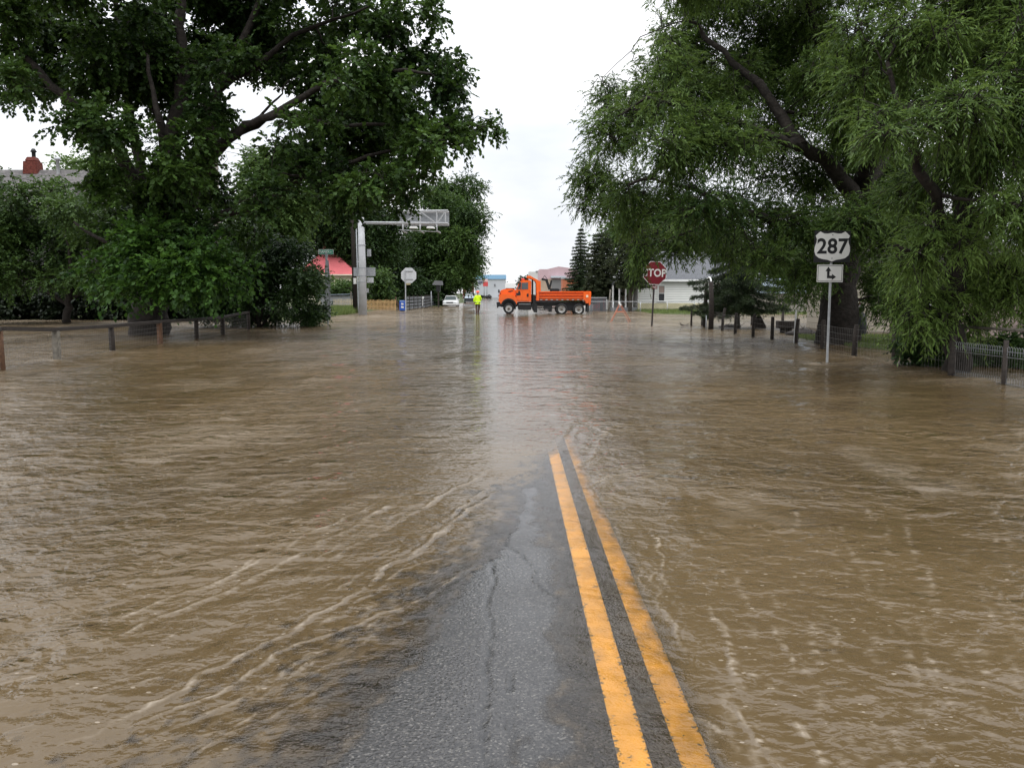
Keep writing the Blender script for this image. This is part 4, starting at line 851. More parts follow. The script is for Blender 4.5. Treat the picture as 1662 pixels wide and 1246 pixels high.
for t_ in (.0, .46, .93): q = a.lerp(b, t_); MB().tube([(q.x, q.y+.05, -.3), (q.x, q.y+.05, .82)], .045 if t_ else .07, 8).build('post', M['post'], of)
a2, b2 = G(1546, 604), G(1800, 632); MB().tube([(a2.x, a2.y+.35, .96), (b2.x, b2.y+.35, .92)], .03, 7).build('top_rail', M['postg'], of)
# dark iron trellis behind it
g = W(1640, 520, 24); tr = thing('iron_trellis', 'dark square iron trellis standing behind the ornamental fence at the right edge', 'trellis', (g.x, 24, 0))
mb = MB()
for k in range(8): mb.tube([(-.9+k*.3, 0, -.2), (-.9+k*.3, 0, 1.45-.06*abs(k-3))], .014, 5)
for z in (.3, .65, 1.0, 1.3): mb.tube([(-.9, 0, z), (1.2, 0, z)], .014, 5)
mb.build('bars', M['black'], tr)
g = W(1700, 540, 30); wl = thing('garden_wall', 'low pinkish stone wall glimpsed behind the iron trellis', 'wall', (g.x, 30, 0))
MB().box((0, 0, .7), (7, .4, 2.0)).build('stone_face', mat('pinkish_stone', (.26, .20, .18), .9, .2, noise=(3, .35), bump=.03, bscale=6), wl, bevel=.03)

# ---- highway number sign
g = G(1343, 590); top = W(1356, 376, g.y); sg = thing('highway_sign', 'highway 287 shield and arrow plate on one grey post standing in the flood', 'road sign', (g.x, g.y, 0), rot=(0, math.atan2(top.x-g.x-.06, top.z), 0))
k = g.y/FPX*1.005; zc = top.z-27*k
MB().box((0, .03, top.z/2-.3), (.052, .03, top.z+.5)).build('post', M['galv'], sg, bevel=.004)
w_, h_ = 58*k, 50*k; zs = top.z-h_/2+.02
pl = MB(); pl.box((0, 0, zs), (w_, .006, h_)); pl.build('shield_plate', M['signk'], sg, bevel=.002)
# shield outline
def shield(s, hh):
    half = [(0, .46), (.14, .43), (.24, .435), (.34, .50), (.40, .44), (.47, .36), (.43, .24), (.445, .12), (.485, -.02), (.49, -.16), (.45, -.29), (.36, -.38), (.24, -.42), (.12, -.44), (0, -.50)]
    P = [(x*s, z*hh) for x, z in half]; return P+[(-x, z) for x, z in reversed(P[1:-1])]
mb = MB(); mb.prism([(x, z+zs) for x, z in shield(w_*1.0, h_*.95)], -.0075, -.0035); mb.build('shield_face', M['signw'], sg)
t = text('number', '287', h_*.66, M['signk'], sg, (0, -.0095, zs-.008), (R(90), 0, 0), bold=.012, depth=.002, xs=.98, space=1.03)
for zz in (.37, -.37): MB().lathe([(0, -.013), (.012, -.012), (.012, -.008)], (0, 0, zs+h_*zz), 8, 'y').build('bolt', M['signk'], sg)
z2 = zs-h_/2-.05-14*k; w2_, h2_ = 42*k, 28*k; x2 = -.03
MB().box((x2, 0, z2), (w2_, .006, h2_)).build('arrow_plate', M['signw'], sg, bevel=.01)
mb = MB(); fw = .010
for dx, dz, ww, hh in ((0, h2_/2-.028, w2_-.05, fw), (0, -h2_/2+.028, w2_-.05, fw), (w2_/2-.028, 0, fw, h2_-.066), (-w2_/2+.028, 0, fw, h2_-.066)): mb.box((x2+dx, -.0045, z2+dz), (ww, .003, hh))
mb.build('plate_border', M['signk'], sg)
s = h2_*1.12; ar = [(-.08, -.22), (.17, -.22), (.17, -.31), (.38, -.155), (.17, 0), (.17, -.09), (.04, -.09), (.04, .14), (.13, .14), (-.02, .36), (-.17, .14), (-.08, .14)]
MB().prism([(x2+x*s-.03, z2+z*s-.01) for x, z in ar], -.0075, -.0035).build('arrow', M['signk'], sg)

# ---- stop sign facing us
def octo(r): return [(r/math.cos(R(22.5))*math.cos(R(22.5+45*i)), r/math.cos(R(22.5))*math.sin(R(22.5+45*i))) for i in range(8)]
g = G(1058, 530); k = g.y/FPX; top = W(1063, 443, g.y); st = thing('stop_sign', 'red stop sign half hidden by leaves on a dark post standing in the flood', 'stop sign', (g.x, g.y, 0), rot=(0, math.atan2(top.x-g.x, top.z), 0))
MB().box((0, .04, top.z/2-.1), (.085, .05, top.z+.6)).build('post', mat('brown_painted_post', (.045, .035, .035), .6, .3), st, bevel=.006)
r = 18.6*k; MB().prism([(x, z+top.z) for x, z in octo(r)], 0, .008).build('sign_plate', M['signw'], st)
MB().prism([(x, z+top.z) for x, z in octo(r*.955)], -.004, -.001).build('red_face', M['red'], st)
text('lettering', 'STOP', r*.90, M['signw'], st, (0, -.007, top.z-.01), (R(90), 0, 0), bold=.012, depth=.003, xs=.88, space=1.03)
MB().box((0, 0, top.z-r-.13), (.32, .008, .15)).build('lower_plate', M['red'], st, bevel=.004)
text('lower_lettering', '4-WAY', .105, M['signw'], st, (0, -.006, top.z-r-.13), (R(90), 0, 0), bold=.003, depth=.002)

# ---- stop sign seen from behind
g = G(664, 505); k = g.y/FPX; zc = W(663, 447, g.y).z; sb = thing('stop_sign', 'bare grey back of a stop sign on a slim steel post beside the blue box', 'stop sign', (g.x-.0, g.y, 0))
MB().prism([(x, z+zc) for x, z in octo(12.2*k)], .03, .04).build('sign_plate', mat('aluminium_back', (.50, .51, .52), .5, .4, noise=(2, .1)), sb)
MB().box((-.30, -.02, zc/2+.1), (.09, .06, zc+.8)).build('post', M['galv'], sb)
MB().box((-.0, 0, zc+.38), (.8, .04, .05)).build('cross_brace', M['galvd'], sb); MB().box((-.0, 0, zc-.36), (.8, .04, .05)).build('cross_brace', M['galvd'], sb)
MB().box((-.05, .035, zc-12.2*k-.09), (.42, .01, .16)).build('lower_plate', mat('dull_yellow_metal', (.35, .30, .18), .6), sb)

# ---- blue newspaper box
g = G(654, 504.5); bb = thing('newspaper_box', 'blue newspaper box with white stickers left of the grey octagonal sign back', 'newspaper box', (g.x, g.y-.3, 0))
mb = MB(); mb.box((0, 0, .52), (.52, .45, .95)); mb.build('cabinet', mat('blue_enamel', (.015, .085, .42), .4, .4, noise=(4, .1)), bb, bevel=.03)
MB().box((0, 0, 0), (.36, .34, .3)).build('pedestal', M['black'], bb)
MB().box((0, -.235, .93), (.40, .02, .10)).build('header_panel', mat('pale_blue_sticker', (.25, .35, .60), .5), bb)
for z, w1 in ((.66, .22), (.36, .26)): MB().box((.02, -.235, z), (w1, .012, .17), (0, R(8), 0)).build('sticker', M['signw'], bb)

# ---- street name sign
Y = 46.5; c = W(529, 409, Y); ns = thing('street_name_sign', 'green street name sign over the dark shrub in front of the pink roof', 'street sign', (c.x, Y, 0))
k = Y/FPX
MB().box((0, 0, c.z), (24*k, .012, 8*k)).build('border_plate', M['signw'], ns, bevel=.004)
MB().box((0, -.008, c.z), (24*k-.045, .006, 8*k-.045)).build('name_blade', M['green'], ns)
text('lettering', 'MANIX', .185, M['signw'], ns, (-.10, -.0125, c.z), (R(90), 0, 0), bold=.004, depth=.002)
text('lettering', 'ST', .11, M['signw'], ns, (.27, -.0125, c.z-.01), (R(90), 0, 0), bold=.003, depth=.002)
MB().box((.02, .0, c.z-.20), (.16, .05, .16)).build('bracket', M['galvd'], ns)
MB().box((.02, .0, (c.z-.28)/2), (.10, .08, c.z-.28+.5)).build('post', M['galvd'], ns)
mb = MB(); mb.prism([(-.12, c.z-1.3), (-.05, c.z-.45), (.12, c.z-.45), (.17, c.z-1.3), (.17, .3), (-.12, .3)], .06, .09); mb.build('backing_strip', M['galvd'], ns)

# ---- overhead cantilever sign frame
g = G(589, 511); k = g.y/FPX; gx_, gy_ = g.x, g.y; zt = W(587, 353, gy_).z
cg = thing('overhead_sign_frame', 'white cantilever sign frame on a tall tapered steel column at the intersection', 'sign gantry', (gx_, gy_, 0))
def Lp(px, py, dy=0): q = W(px, py, gy_); return Vector((q.x-gx_, dy, q.z))
MB().tube([(0, 0, -.4), (.02, 0, zt*.5), (-.02, 0, zt)], [.32, .28, .23], 14).build('column', M['galvw'], cg)
for py in (398, 435, 448, 458): q = Lp(588, py); MB().lathe([(.305, -.03), (.315, 0), (.305, .03)], (q.x*.4, 0, q.z), 14).build('strap_band', M['galvd'], cg)
mb = MB(); mb.tube([Lp(640, 343), Lp(727, 342)], .075, 8); mb.tube([Lp(590, 361), Lp(727, 362.5)], .075, 8); mb.tube([Lp(640, 343, 1.1), Lp(727, 342, 1.1)], .07, 8); mb.tube([Lp(590, 361, 1.1), Lp(727, 362.5, 1.1)], .07, 8); mb.build('chords', M['galvw'], cg)
mb = MB(); xs = [654, 682, 709, 723]
for i, x in enumerate(xs): mb.bar(Lp(x, 343), Lp(x, 363), .09)
for i in range(len(xs)-1): a, b = ((363, 343), (343, 363))[i % 2]; mb.bar(Lp(xs[i], a, -.02), Lp(xs[i+1], b, -.02), .075)
for x in (654, 682, 709): mb.bar(Lp(x, 342), Lp(x, 342, 1.1), .06); mb.bar(Lp(x, 363), Lp(x, 363, 1.1), .06)
mb.build('truss_webs', M['galvw'], cg)
mb = MB(); a, b = Lp(640, 340, 1.28), Lp(727, 365, 1.32); mb.box(((a.x+b.x)/2, 1.30, (a.z+b.z)/2), (b.x-a.x, .05, a.z-b.z)); mb.build('sign_panel', mat('panel_back', (.24, .25, .26), .5, .4, .2, noise=(1, .12)), cg)
mb = MB(); 
for i in range(1, 9): x = a.x+(b.x-a.x)*i/9; mb.box((x, 1.262, (a.z+b.z)/2), (.03, .02, a.z-b.z-.06))
mb.build('panel_ribs', M['galvd'], cg)
for x in (654, 682, 709):
    mb = MB(); mb.tube([Lp(x, 363), Lp(x, 375), Lp(x+4, 377, .9)], .06, 6); mb.build('light_bracket', M['galvw'], cg)
mb = MB(); mb.tube([Lp(654, 373, .3), Lp(714, 376, .3)], .035, 6); mb.build('light_rail', M['galvw'], cg)
for x in (671, 699):
    q = Lp(x, 370, .2); f = MB(); f.prism([(-.34, -.02), (-.27, .13), (.22, .13), (.34, -.05)], -.18, .18); f.v = [(x_+q.x, y_+.2, z_+q.z) for x_, y_, z_ in f.v]; f.build('lamp_housing', M['white'], cg, bevel=.02)
for (x0, y0, x1, y1, mm) in ((594, 404, 601, 416, 'galvd'), (572, 434, 608, 448, 'galvd'), (572, 451, 577, 461, 'signw'), (594, 450, 605, 459, 'galv'), (593, 468, 597, 475, 'galv')):
    a, b = Lp(x0, y0, .36), Lp(x1, y1, .36); MB().box(((a.x+b.x)/2, .42, (a.z+b.z)/2), (b.x-a.x, .03, a.z-b.z)).build('mounted_sign', M[mm], cg, bevel=.01)
# wooden pole against it
g = G(579, 508); up = thing('utility_pole', 'dark brown wooden utility pole standing tight beside the white steel column', 'utility pole', (g.x-.1, g.y, 0))
zt = W(577, 240, g.y).z; MB().tube([(0, 0, -.4), (-.1, 0, zt*.5), (-.18, 0, zt)], [.20, .17, .13], 12).build('pole', M['post'], up)
MB().box((-.18, 0, zt-.5), (2.4, .12, .12)).build('crossarm', M['post'], up, bevel=.01)
MB().tube([(.22, -.18, zt*.55), (.28, -.2, .5), (.3, -.2, -.3)], .05, 6).build('conduit', M['galvd'], up)
MB().bar((.30, -.15, .9), (.62, -.25, -.2), .10, .05).build('leaning_guard', mat('dark_red_guard', (.05, .02, .02), .6), up)
# far poles seen in the gap
for px, pt, Y, r0, mm, lb in ((348, 225, 62, .19, 'postg', 'weathered grey wooden pole visible in the gap under the maple limb'), (357.5, 276, 75, .13, 'galv', 'thinner pale steel pole with curled wires right of the wooden pole')):
    c = W(px, pt, Y); t = thing('utility_pole', lb, 'utility pole', (c.x, Y, 0)); MB().tube([(0, 0, -.3), (0, 0, c.z)], [r0*1.25, r0], 10).build('pole', M[mm], t)
    if mm == 'galv':
        mb = MB(); mb.tube([(0, 0, c.z-.3), (-.25, 0, c.z+.5), (.1, 0, c.z+1.0), (.35, 0, c.z+1.6)], .02, 4); mb.tube([(0, 0, c.z-.3), (.3, 0, c.z+.5), (.65, 0, c.z+.9), (.5, 0, c.z+1.5)], .02, 4); mb.build('curled_wire', M['wire'], t)
    else: MB().box((0, 0, c.z-.5), (2.2, .1, .12)).build('crossarm', M['postg'], t)
mb = MB(); A = Vector((W(577, 240, 70).x, 70, W(577, 245, 70).z)); B = W(348, 230, 62)
for dz, dx in ((0, -.9), (0, .9), (-.5, 0)):
    mb.tube([B+Vector((dx, 0, dz))+(A-B)*t_-Vector((0, 0, 4*.5*t_*(1-t_))) for t_ in [i/8 for i in range(9)]], .014, 4)
tag(mb.build('power_lines', M['black']), 'thin sagging power lines between the wooden poles behind the maple', 'power lines')

# ================================================================ BUILDINGS
def siding(name, col, pitch=.2):
    m = bpy.data.materials.new(name); m.use_nodes = True; nt = m.node_tree; b = nt.nodes['Principled BSDF']; b.inputs['Roughness'].default_value = .55
    tc = nt.nodes.new('ShaderNodeTexCoord'); sp = nt.nodes.new('ShaderNodeSeparateXYZ'); nt.links.new(tc.outputs['Object'], sp.inputs[0])
    md = nt.nodes.new('ShaderNodeMath'); md.operation = 'MODULO'; md.inputs[1].default_value = pitch; nt.links.new(sp.outputs[2], md.inputs[0])
    bp = nt.nodes.new('ShaderNodeBump'); bp.invert = True; bp.inputs['Distance'].default_value = .12; nt.links.new(md.outputs[0], bp.inputs['Height']); nt.links.new(bp.outputs[0], b.inputs['Normal'])
    lt = nt.nodes.new('ShaderNodeMath'); lt.operation = 'LESS_THAN'; lt.inputs[1].default_value = pitch*.13; nt.links.new(md.outputs[0], lt.inputs[0])
    n = nt.nodes.new('ShaderNodeTexNoise'); n.inputs['Scale'].default_value = 1.3; nt.links.new(tc.outputs['Object'], n.inputs[0])
    mr = nt.nodes.new('ShaderNodeMapRange'); mr.inputs[3].default_value = .88; mr.inputs[4].default_value = 1.05; nt.links.new(n.outputs[0], mr.inputs[0])
    mx = nt.nodes.new('ShaderNodeMix'); mx.data_type = 'RGBA'; mx.inputs[6].default_value = (*col, 1); mx.inputs[7].default_value = (*[c*.55 for c in col], 1); nt.links.new(lt.outputs[0], mx.inputs[0])
    hs = nt.nodes.new('ShaderNodeHueSaturation'); nt.links.new(mr.outputs[0], hs.inputs['Value']); nt.links.new(mx.outputs[2], hs.inputs['Color']); nt.links.new(hs.outputs[0], b.inputs['Base Color'])
    return m
def window(parent, x, z, w_, h_, y=0, frame=None, blind=True, name='window'):
    f = MB(); t_ = .07
    for dx, dz, a, b in ((0, h_/2, w_+2*t_, t_), (0, -h_/2, w_+2*t_, t_), (-w_/2-t_/2, 0, t_, h_-t_), (w_/2+t_/2, 0, t_, h_-t_), (0, 0, w_, .05)): f.box((x+dx, y-.03, z+dz), (a, .06, b))
    fo = f.build(name, frame or M['white'], parent)
    MB().box((x, y-.008, z), (w_, .012, h_-t_)).build('pane', M['glass'], fo)
    MB().box((x, y-.07, z-h_/2-.05), (w_+.25, .10, .05)).build('sill', frame or M['white'], fo)
    if blind: MB().box((x, y-.018, z+h_*.25), (w_-.04, .004, h_*.42)).build('blind', mat('curtain_cloth', (.30, .23, .20), .9), fo)
    return fo
def hip(mb, x0, x1, y0, y1, z0, z1, inset, ov=.35, yr=None):
    ym = (y0+y1)/2 if yr is None else yr
    v = [(x0-ov, y0-ov, z0), (x1+ov, y0-ov, z0), (x1+ov, y1+ov, z0), (x0-ov, y1+ov, z0), (x0+inset, ym, z1), (x1-inset, ym, z1)]
    return mb.add(v, [(0, 1, 5, 4), (1, 2, 5), (2, 3, 4, 5), (3, 0, 4), (0, 3, 2, 1)])
def roofmat(name, col, rib=None, amt=.25):
    m = mat(name, col, .8, .2, noise=(7, amt), bump=.03, bscale=14)
    if rib:
        nt = m.node_tree; b = nt.nodes['Principled BSDF']; tc = nt.nodes.new('ShaderNodeTexCoord'); wv = nt.nodes.new('ShaderNodeTexWave'); wv.inputs['Scale'].default_value = rib; wv.bands_direction = 'X'
        nt.links.new(tc.outputs['Object'], wv.inputs[0]); bp = nt.nodes.new('ShaderNodeBump'); bp.inputs['Distance'].default_value = .06; nt.links.new(wv.outputs[0], bp.inputs['Height']); nt.links.new(bp.outputs[0], b.inputs['Normal'])
        b.inputs['Roughness'].default_value = .4
    return m
m_shingle = roofmat('grey_asphalt_shingle', (.105, .108, .115))
# white clapboard house on the right
Y = 82; c = W(1035, 505, Y); wh = thing('white_house', 'long low white clapboard house with grey shingle roof and a small porch', 'house', (c.x, Y, 0)); k = Y/FPX
Wd = 200*k; He = W(0, 455, Y).z; Hr = W(0, 408, Y+4).z
MB().box((Wd/2, 4.0, He/2-.1), (Wd, 8, He+.2)).build('wall', siding('white_clapboard', (.70, .70, .66), .22), wh)
MB().box((Wd/2, -.02, .28), (Wd+.02, .06, .85)).build('base_board', mat('stained_base_board', (.55, .50, .32), .7, .3, noise=(1.5, .15)), wh)
mb = MB(); hip(mb, 0, Wd, 0, 8, He+.02, Hr, 2.6, .4); mb.build('roof', m_shingle, wh)
mb = MB(); mb.box((Wd/2, -.42, He-.02), (Wd+.8, .05, .20)); mb.build('eave_board', M['white'], wh)
x_ = (1073-1035)*k; window(wh, x_, W(0, 476, Y).z, 9*k, 25*k)
# porch at its left end
px0 = (993-1035)*k; mb = MB(); mb.box((px0/2, 1.4, He-.35), (-px0, 2.9, .14)); pr = mb.build('porch_roof', mat('dark_canopy', (.06, .065, .075), .6), wh)
mb = MB(); mb.prism([(px0, He-.28), (0, He-.28), (0, He+.7), (px0*.35, He+.7)], 0.2, 2.8); mb.build('porch_roof', m_shingle, wh)
for i in range(5): MB().box((px0+.1+i*.62, 0.1, He/2-.25), (.14, .14, He-.4)).build('porch_post', M['white'], wh)
MB().box((px0/2, 1.4, .12), (-px0, 2.8, .35)).build('porch_floor', M['galvd'], wh)
MB().box((px0*.5, 4.2, He/2-.2), (-px0, 3, He-.3)).build('entry_wall', siding('cream_clapboard', (.60, .60, .57), .22), wh)
dd = MB().box((-.75, 2.66, 1.25), (.85, .06, 2.0)).build('door', mat('brown_door', (.20, .15, .11), .5), wh); MB().lathe([(.03, -.06), (.04, -.02)], (-.45, 2.60, 1.2), 8, 'y').build('handle', M['galv'], dd)
window(wh, -.28, 1.6, .35, 1.4, 2.68, M['white'], False); window(wh, -1.7, 1.6, .5, 1.4, 2.68, M['white'], False)
# beige garage
Y = 70; c = W(1232, 510, Y); k = Y/FPX; gar = thing('garage', 'beige garage with pale blue grey metal roof right of the white house', 'garage', (c.x, Y, 0)); Wd = 120*k; He = W(0, 476, Y).z; Hr = W(0, 452, Y+3).z
MB().box((Wd/2, 3, He/2-.1), (Wd, 6, He+.2)).build('wall', siding('beige_siding', (.30, .27, .22), .3), gar)
mb = MB(); mb.add([(-.0, -.4, He), (Wd+.3, -.4, He), (Wd+.3, 3, Hr), (.7, 3, Hr), (0, 6.4, He), (Wd+.3, 6.4, He)], [(0, 1, 2, 3), (3, 2, 5, 4), (0, 3, 4), (1, 5, 2)]); mb.build('roof', roofmat('blue_grey_metal_roof', (.26, .32, .37), 3), gar)
MB().box((Wd*.42, -.02, He*.42), (2.6, .05, He*.8)).build('overhead_door', mat('garage_door_paint', (.27, .25, .21), .6), gar)
# beige house behind the willow trunk
Y = 36; c = W(1375, 541, Y); k = Y/FPX; bh = thing('beige_house', 'beige clapboard house with small red framed window behind the willow trunk', 'house', (c.x, Y, 0)); He = 2.9
MB().box((.9, 2.5, He/2-.05), (1.8, 5, He+.1)).build('wall', siding('tan_clapboard', (.40, .35, .27), .26), bh)
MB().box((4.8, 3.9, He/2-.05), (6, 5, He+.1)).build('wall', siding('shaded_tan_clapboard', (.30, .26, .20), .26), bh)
f = window(bh, .46, 1.28, .26, .42, 0, M['offwhite'], False); MB().box((.46, -.04, 1.28), (.03, .03, .42)).box((.46, -.04, 1.28), (.26, .028, .03)).build('muntins', mat('red_trim', (.22, .03, .02), .5), f)
window(bh, 1.35, 1.9, .9, .7, 0, M['white'], False); window(bh, 4.2, 1.7, .9, 1.1, 1.4, M['white'], False)
mb = MB(); hip(mb, 0, 7.8, 0, 6.4, He, He+2.2, 2.2, .4); mb.build('roof', mat('brown_shingle', (.05, .045, .042), .85, .2, noise=(6, .2)), bh)
g = W(1396, 545, 33); pl_ = thing('garden_figure', 'dark narrow garden statue with wide hat beside the beige house corner', 'garden statue', (g.x, 33, 0))
MB().lathe([(.20, -.1), (.24, .3), (.20, .7), (.16, .85), (.07, .92), (.11, 1.0), (.11, 1.08), (.19, 1.10), (.19, 1.12), (.08, 1.14), (.07, 1.22), (.0, 1.23)], n=14).build('cast_body', M['black'], pl_)
# chain link fence before the white house
cf = thing('chain_link_fence', 'low chain link fence with thin top rail in front of the white house', 'fence', (0, 0, 0)); Y = 77.5
X0, X1, zr = W(952, 500, Y).x, W(1345, 500, Y).x, W(0, 489.5, Y).z
MB().tube([(X0, Y, zr), (X1, Y, zr)], .028, 6).build('top_rail', M['galv'], cf)
n = 9
for i in range(n+1): x = X0+(X1-X0)*i/n; MB().tube([(x, Y, -.3), (x, Y, zr+.05)], .035, 7).build('post', M['galv'], cf)
mb = MB(); x = X0
while x < X1-.9:
    mb.tube([(x, Y-.02, 0), (x+zr*.75, Y-.02, zr)], .006, 3, False); mb.tube([(x+zr*.75, Y-.03, 0), (x, Y-.03, zr)], .006, 3, False); x += .22
mb.build('chain_mesh', M['wire'], cf)
# grey slatted gate panel behind the truck tail and garbage bins
g = W(962, 505, 80); gp = thing('grey_fence_panel', 'dark grey slatted fence panel with pale rail just right of the truck tailgate', 'fence', (g.x-.6, 79, 0))
mb = MB(); [mb.box((i*.13, 0, .6), (.10, .03, 1.25)) for i in range(14)]; mb.build('slats', mat('slate_slats', (.07, .08, .09), .7), gp)
MB().box((.85, -.03, 1.25), (1.9, .05, .07)).build('rail', M['galv'], gp); MB().tube([(1.95, 0, -.2), (2.15, 0, 2.0)], .09, 7).build('post', M['postg'], gp)
g = W(983, 480, 96); rc = thing('red_shed', 'small red shed glimpsed behind the pines and fence', 'shed', (g.x, 96, 0)); MB().box((0, 1, 1.2), (2.6, 2, 2.5)).build('wall', mat('red_board', (.30, .03, .03), .6, noise=(4, .2)), rc); mb = MB(); hip(mb, -1.3, 1.3, 0, 2, 2.47, 3.2, .5, .2); mb.build('roof', m_shingle, rc)
MB().box((.1, -.02, 1.0), (.9, .04, 1.9)).build('door', mat('dark_red_door', (.15, .02, .02), .6), rc)
# pink roofed house, left
Y = 98; k = Y/FPX; c = W(500, 500, Y); ph = thing('pink_roof_house', 'cream cottage with ribbed pink metal hip roof left of the steel column', 'house', (c.x, Y, 0)); He = W(0, 446, Y).z; Hr = W(0, 407, Y+4).z
MB().box((2.9, 4, He/2), (5.6, 8, He)).build('wall', siding('pale_cream_board', (.55, .53, .38), .3), ph)
mb = MB(); mb.add([(-1.2, -.4, He), (5.8, -.4, He), (5.8, 8.4, He), (-1.2, 8.4, He), (1.0, 4, Hr), (2.2, 4, Hr)], [(0, 1, 5, 4), (1, 2, 5), (2, 3, 4, 5), (3, 0, 4), (0, 3, 2, 1)]); mb.build('roof', roofmat('pink_metal_roof', (.78, .20, .21), 4, .06), ph)
MB().box((2.3, -.42, He-.02), (7, .06, .14)).build('eave_board', M['offwhite'], ph); window(ph, 4.2, 1.6, .9, 1.2, 0, M['white']); window(ph, 1.6, 1.6, .9, 1.2, 0, M['white'])
MB().box((1.3, 4, Hr+.1), (.5, .5, .8)).build('vent', mat('pink_vent', (.60, .14, .16), .5), ph)
# dark gabled house behind the column
Y = 112; k = Y/FPX; c = W(598, 500, Y); dg = thing('dark_gabled_house', 'steep black roofed house with pale gable behind the column and garden tree', 'house', (c.x, Y, 0)); He = W(0, 438, Y).z; Hr = W(0, 404, Y).z
MB().box((1.8, 4, He/2), (3.6, 8, He)).build('wall', siding('grey_blue_board', (.32, .33, .34), .3), dg)
MB().prism([(-.3, He-.1), (.2, Hr), (2.6, Hr), (3.0, He-.1)], -.3, 8.3).build('roof', mat('black_roof', (.016, .018, .024), .7, noise=(5, .2)), dg)
MB().prism([(2.55, He-.1), (2.9, Hr-.5), (3.6, He-.1)], -.45, -.31).build('gable', M['offwhite'], dg); window(dg, 2.4, 1.6, .8, 1.2, 0)
# shingle roofed house far left
Y = 58; k = Y/FPX; c = W(-60, 510, Y); sh = thing('shingle_roof_house', 'dark house with weathered shingle roof and brick chimney at the far left', 'house', (c.x, Y, 0)); Wd = 172*k; He = W(0, 345, Y).z; Hr = W(0, 274, Y+3).z
MB().box((Wd/2, 3.5, He/2), (Wd, 7, He)).build('wall', siding('dark_brown_board', (.03, .026, .022), .3), sh)
mb = MB(); mb.add([(-.4, -.5, He), (Wd+.5, -.5, He), (Wd+.1, 3.5, Hr), (-.4, 3.5, Hr), (-.4, 7.5, He), (Wd+.5, 7.5, He)], [(0, 1, 2, 3), (3, 2, 5, 4), (0, 3, 4), (1, 5, 2), (0, 4, 5, 1)]); 
m_wood = bpy.data.materials.new('weathered_shingles'); m_wood.use_nodes = True; nt = m_wood.node_tree; b = nt.nodes['Principled BSDF']; b.inputs['Roughness'].default_value = .85
tcn = nt.nodes.new('ShaderNodeTexCoord'); mpn = nt.nodes.new('ShaderNodeMapping'); mpn.inputs['Rotation'].default_value = (R(-43), 0, 0); br = nt.nodes.new('ShaderNodeTexBrick'); br.inputs['Scale'].default_value = 2.2; br.inputs['Color1'].default_value = (.12, .11, .105, 1); br.inputs['Color2'].default_value = (.07, .064, .062, 1); br.inputs['Mortar'].default_value = (.03, .028, .028, 1); br.inputs['Mortar Size'].default_value = .02; br.inputs['Row Height'].default_value = .45
nt.links.new(tcn.outputs['Object'], mpn.inputs[0]); nt.links.new(mpn.outputs[0], br.inputs[0]); nt.links.new(br.outputs[0], b.inputs['Base Color'])
rfo = mb.build('roof', m_wood, sh)
c = W(47, 268, Y+3); m_br = mat('red_brick', (.11, .030, .022), .85, .2, noise=(9, .4), bump=.02, bscale=14); ch = MB(); ch.box((c.x-sh.location.x, 3.5, Hr+.1), (1.05, .9, .9), taper=.9); ch.box((c.x-sh.location.x, 3.5, Hr+.72), (.78, .7, .28), taper=.7); co_ = ch.build('chimney', m_br, rfo, bevel=.02)
cx_ = c.x-sh.location.x
MB().lathe([(.13, 0), (.13, .35), (.22, .4), (.1, .62), (0, .64)], (cx_+.1, 3.5, Hr+.84), 12).build('flue_cap', M['black'], rfo)
c = W(91, 262, Y+3); MB().lathe([(.12, -.8), (.12, .35), (.2, .37), (.2, .5), (.14, .58), (0, .6)], (c.x-sh.location.x, 3.2, Hr+.25), 12).build('metal_flue', M['galv'], rfo)
# hedge filling the black gap under the trees, shade put into its leaf colour
L_shade = leafmat('shaded_hedge_leaf', (.003, .006, .002), (.012, .022, .006), .1)
tree('hedge', 'hedge with deep shade put into its leaves behind the rail fence and fruit tree', 'hedge', 54,
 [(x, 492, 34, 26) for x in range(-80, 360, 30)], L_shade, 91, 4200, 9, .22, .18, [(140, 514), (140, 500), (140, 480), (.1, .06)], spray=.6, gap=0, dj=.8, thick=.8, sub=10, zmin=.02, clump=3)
# ---- far end of the street
Y = 330; k = Y/FPX; c = W(771, 480, Y); bl = thing('blue_roofed_building', 'large pale grey building with light blue flat roof at the far end of the street', 'building', (c.x, Y, 0)); Wd = 49*k; He = W(0, 453, Y).z; Hr = W(0, 446, Y).z
MB().box((Wd/2, 10, He/2), (Wd, 20, He+1)).build('wall', mat('grey_metal_wall', (.42, .44, .46), .6, .3, noise=(.2, .06)), bl)
MB().box((Wd/2, 9.9, (He+Hr)/2), (Wd+.4, 20.6, Hr-He)).build('roof', mat('light_blue_metal', (.22, .40, .58), .5), bl)
for x, z, w1, h1, nm, cc in ((32, 463, 2, 4, 'vent', (.12, .12, .13)), (9, 458, 7, 3, 'awning', (.08, .09, .13))): MB().box((x*k, -.1, W(0, z, Y).z), (w1*k, .3, h1*k)).build(nm, mat('dark_'+nm, cc, .6), bl)
for i, (px, pyt, pyb, wp, hp, cc, lb) in enumerate([(788, 461, 478, 8, 7, (.50, .06, .06), 'red shop sign on two thin legs before the blue roofed building'), (788, 455, 478, 7, 4, (.62, .40, .38), 'pale sign board above the red shop sign')]):
    Y = 300+i*6; k = Y/FPX; c = W(px, pyt, Y); t = thing('shop_sign', lb, 'sign', (c.x, Y, 0)); MB().box((0, 0, c.z), (wp*k, .3, hp*k)).build('board', mat('far_sign_%d' % i, cc, .6), t)
    for sx in (-1, 1): MB().tube([(sx*wp*k*.3, .2, 0), (sx*wp*k*.3, .2, c.z)], .12, 6).build('leg', M['galvd'], t)
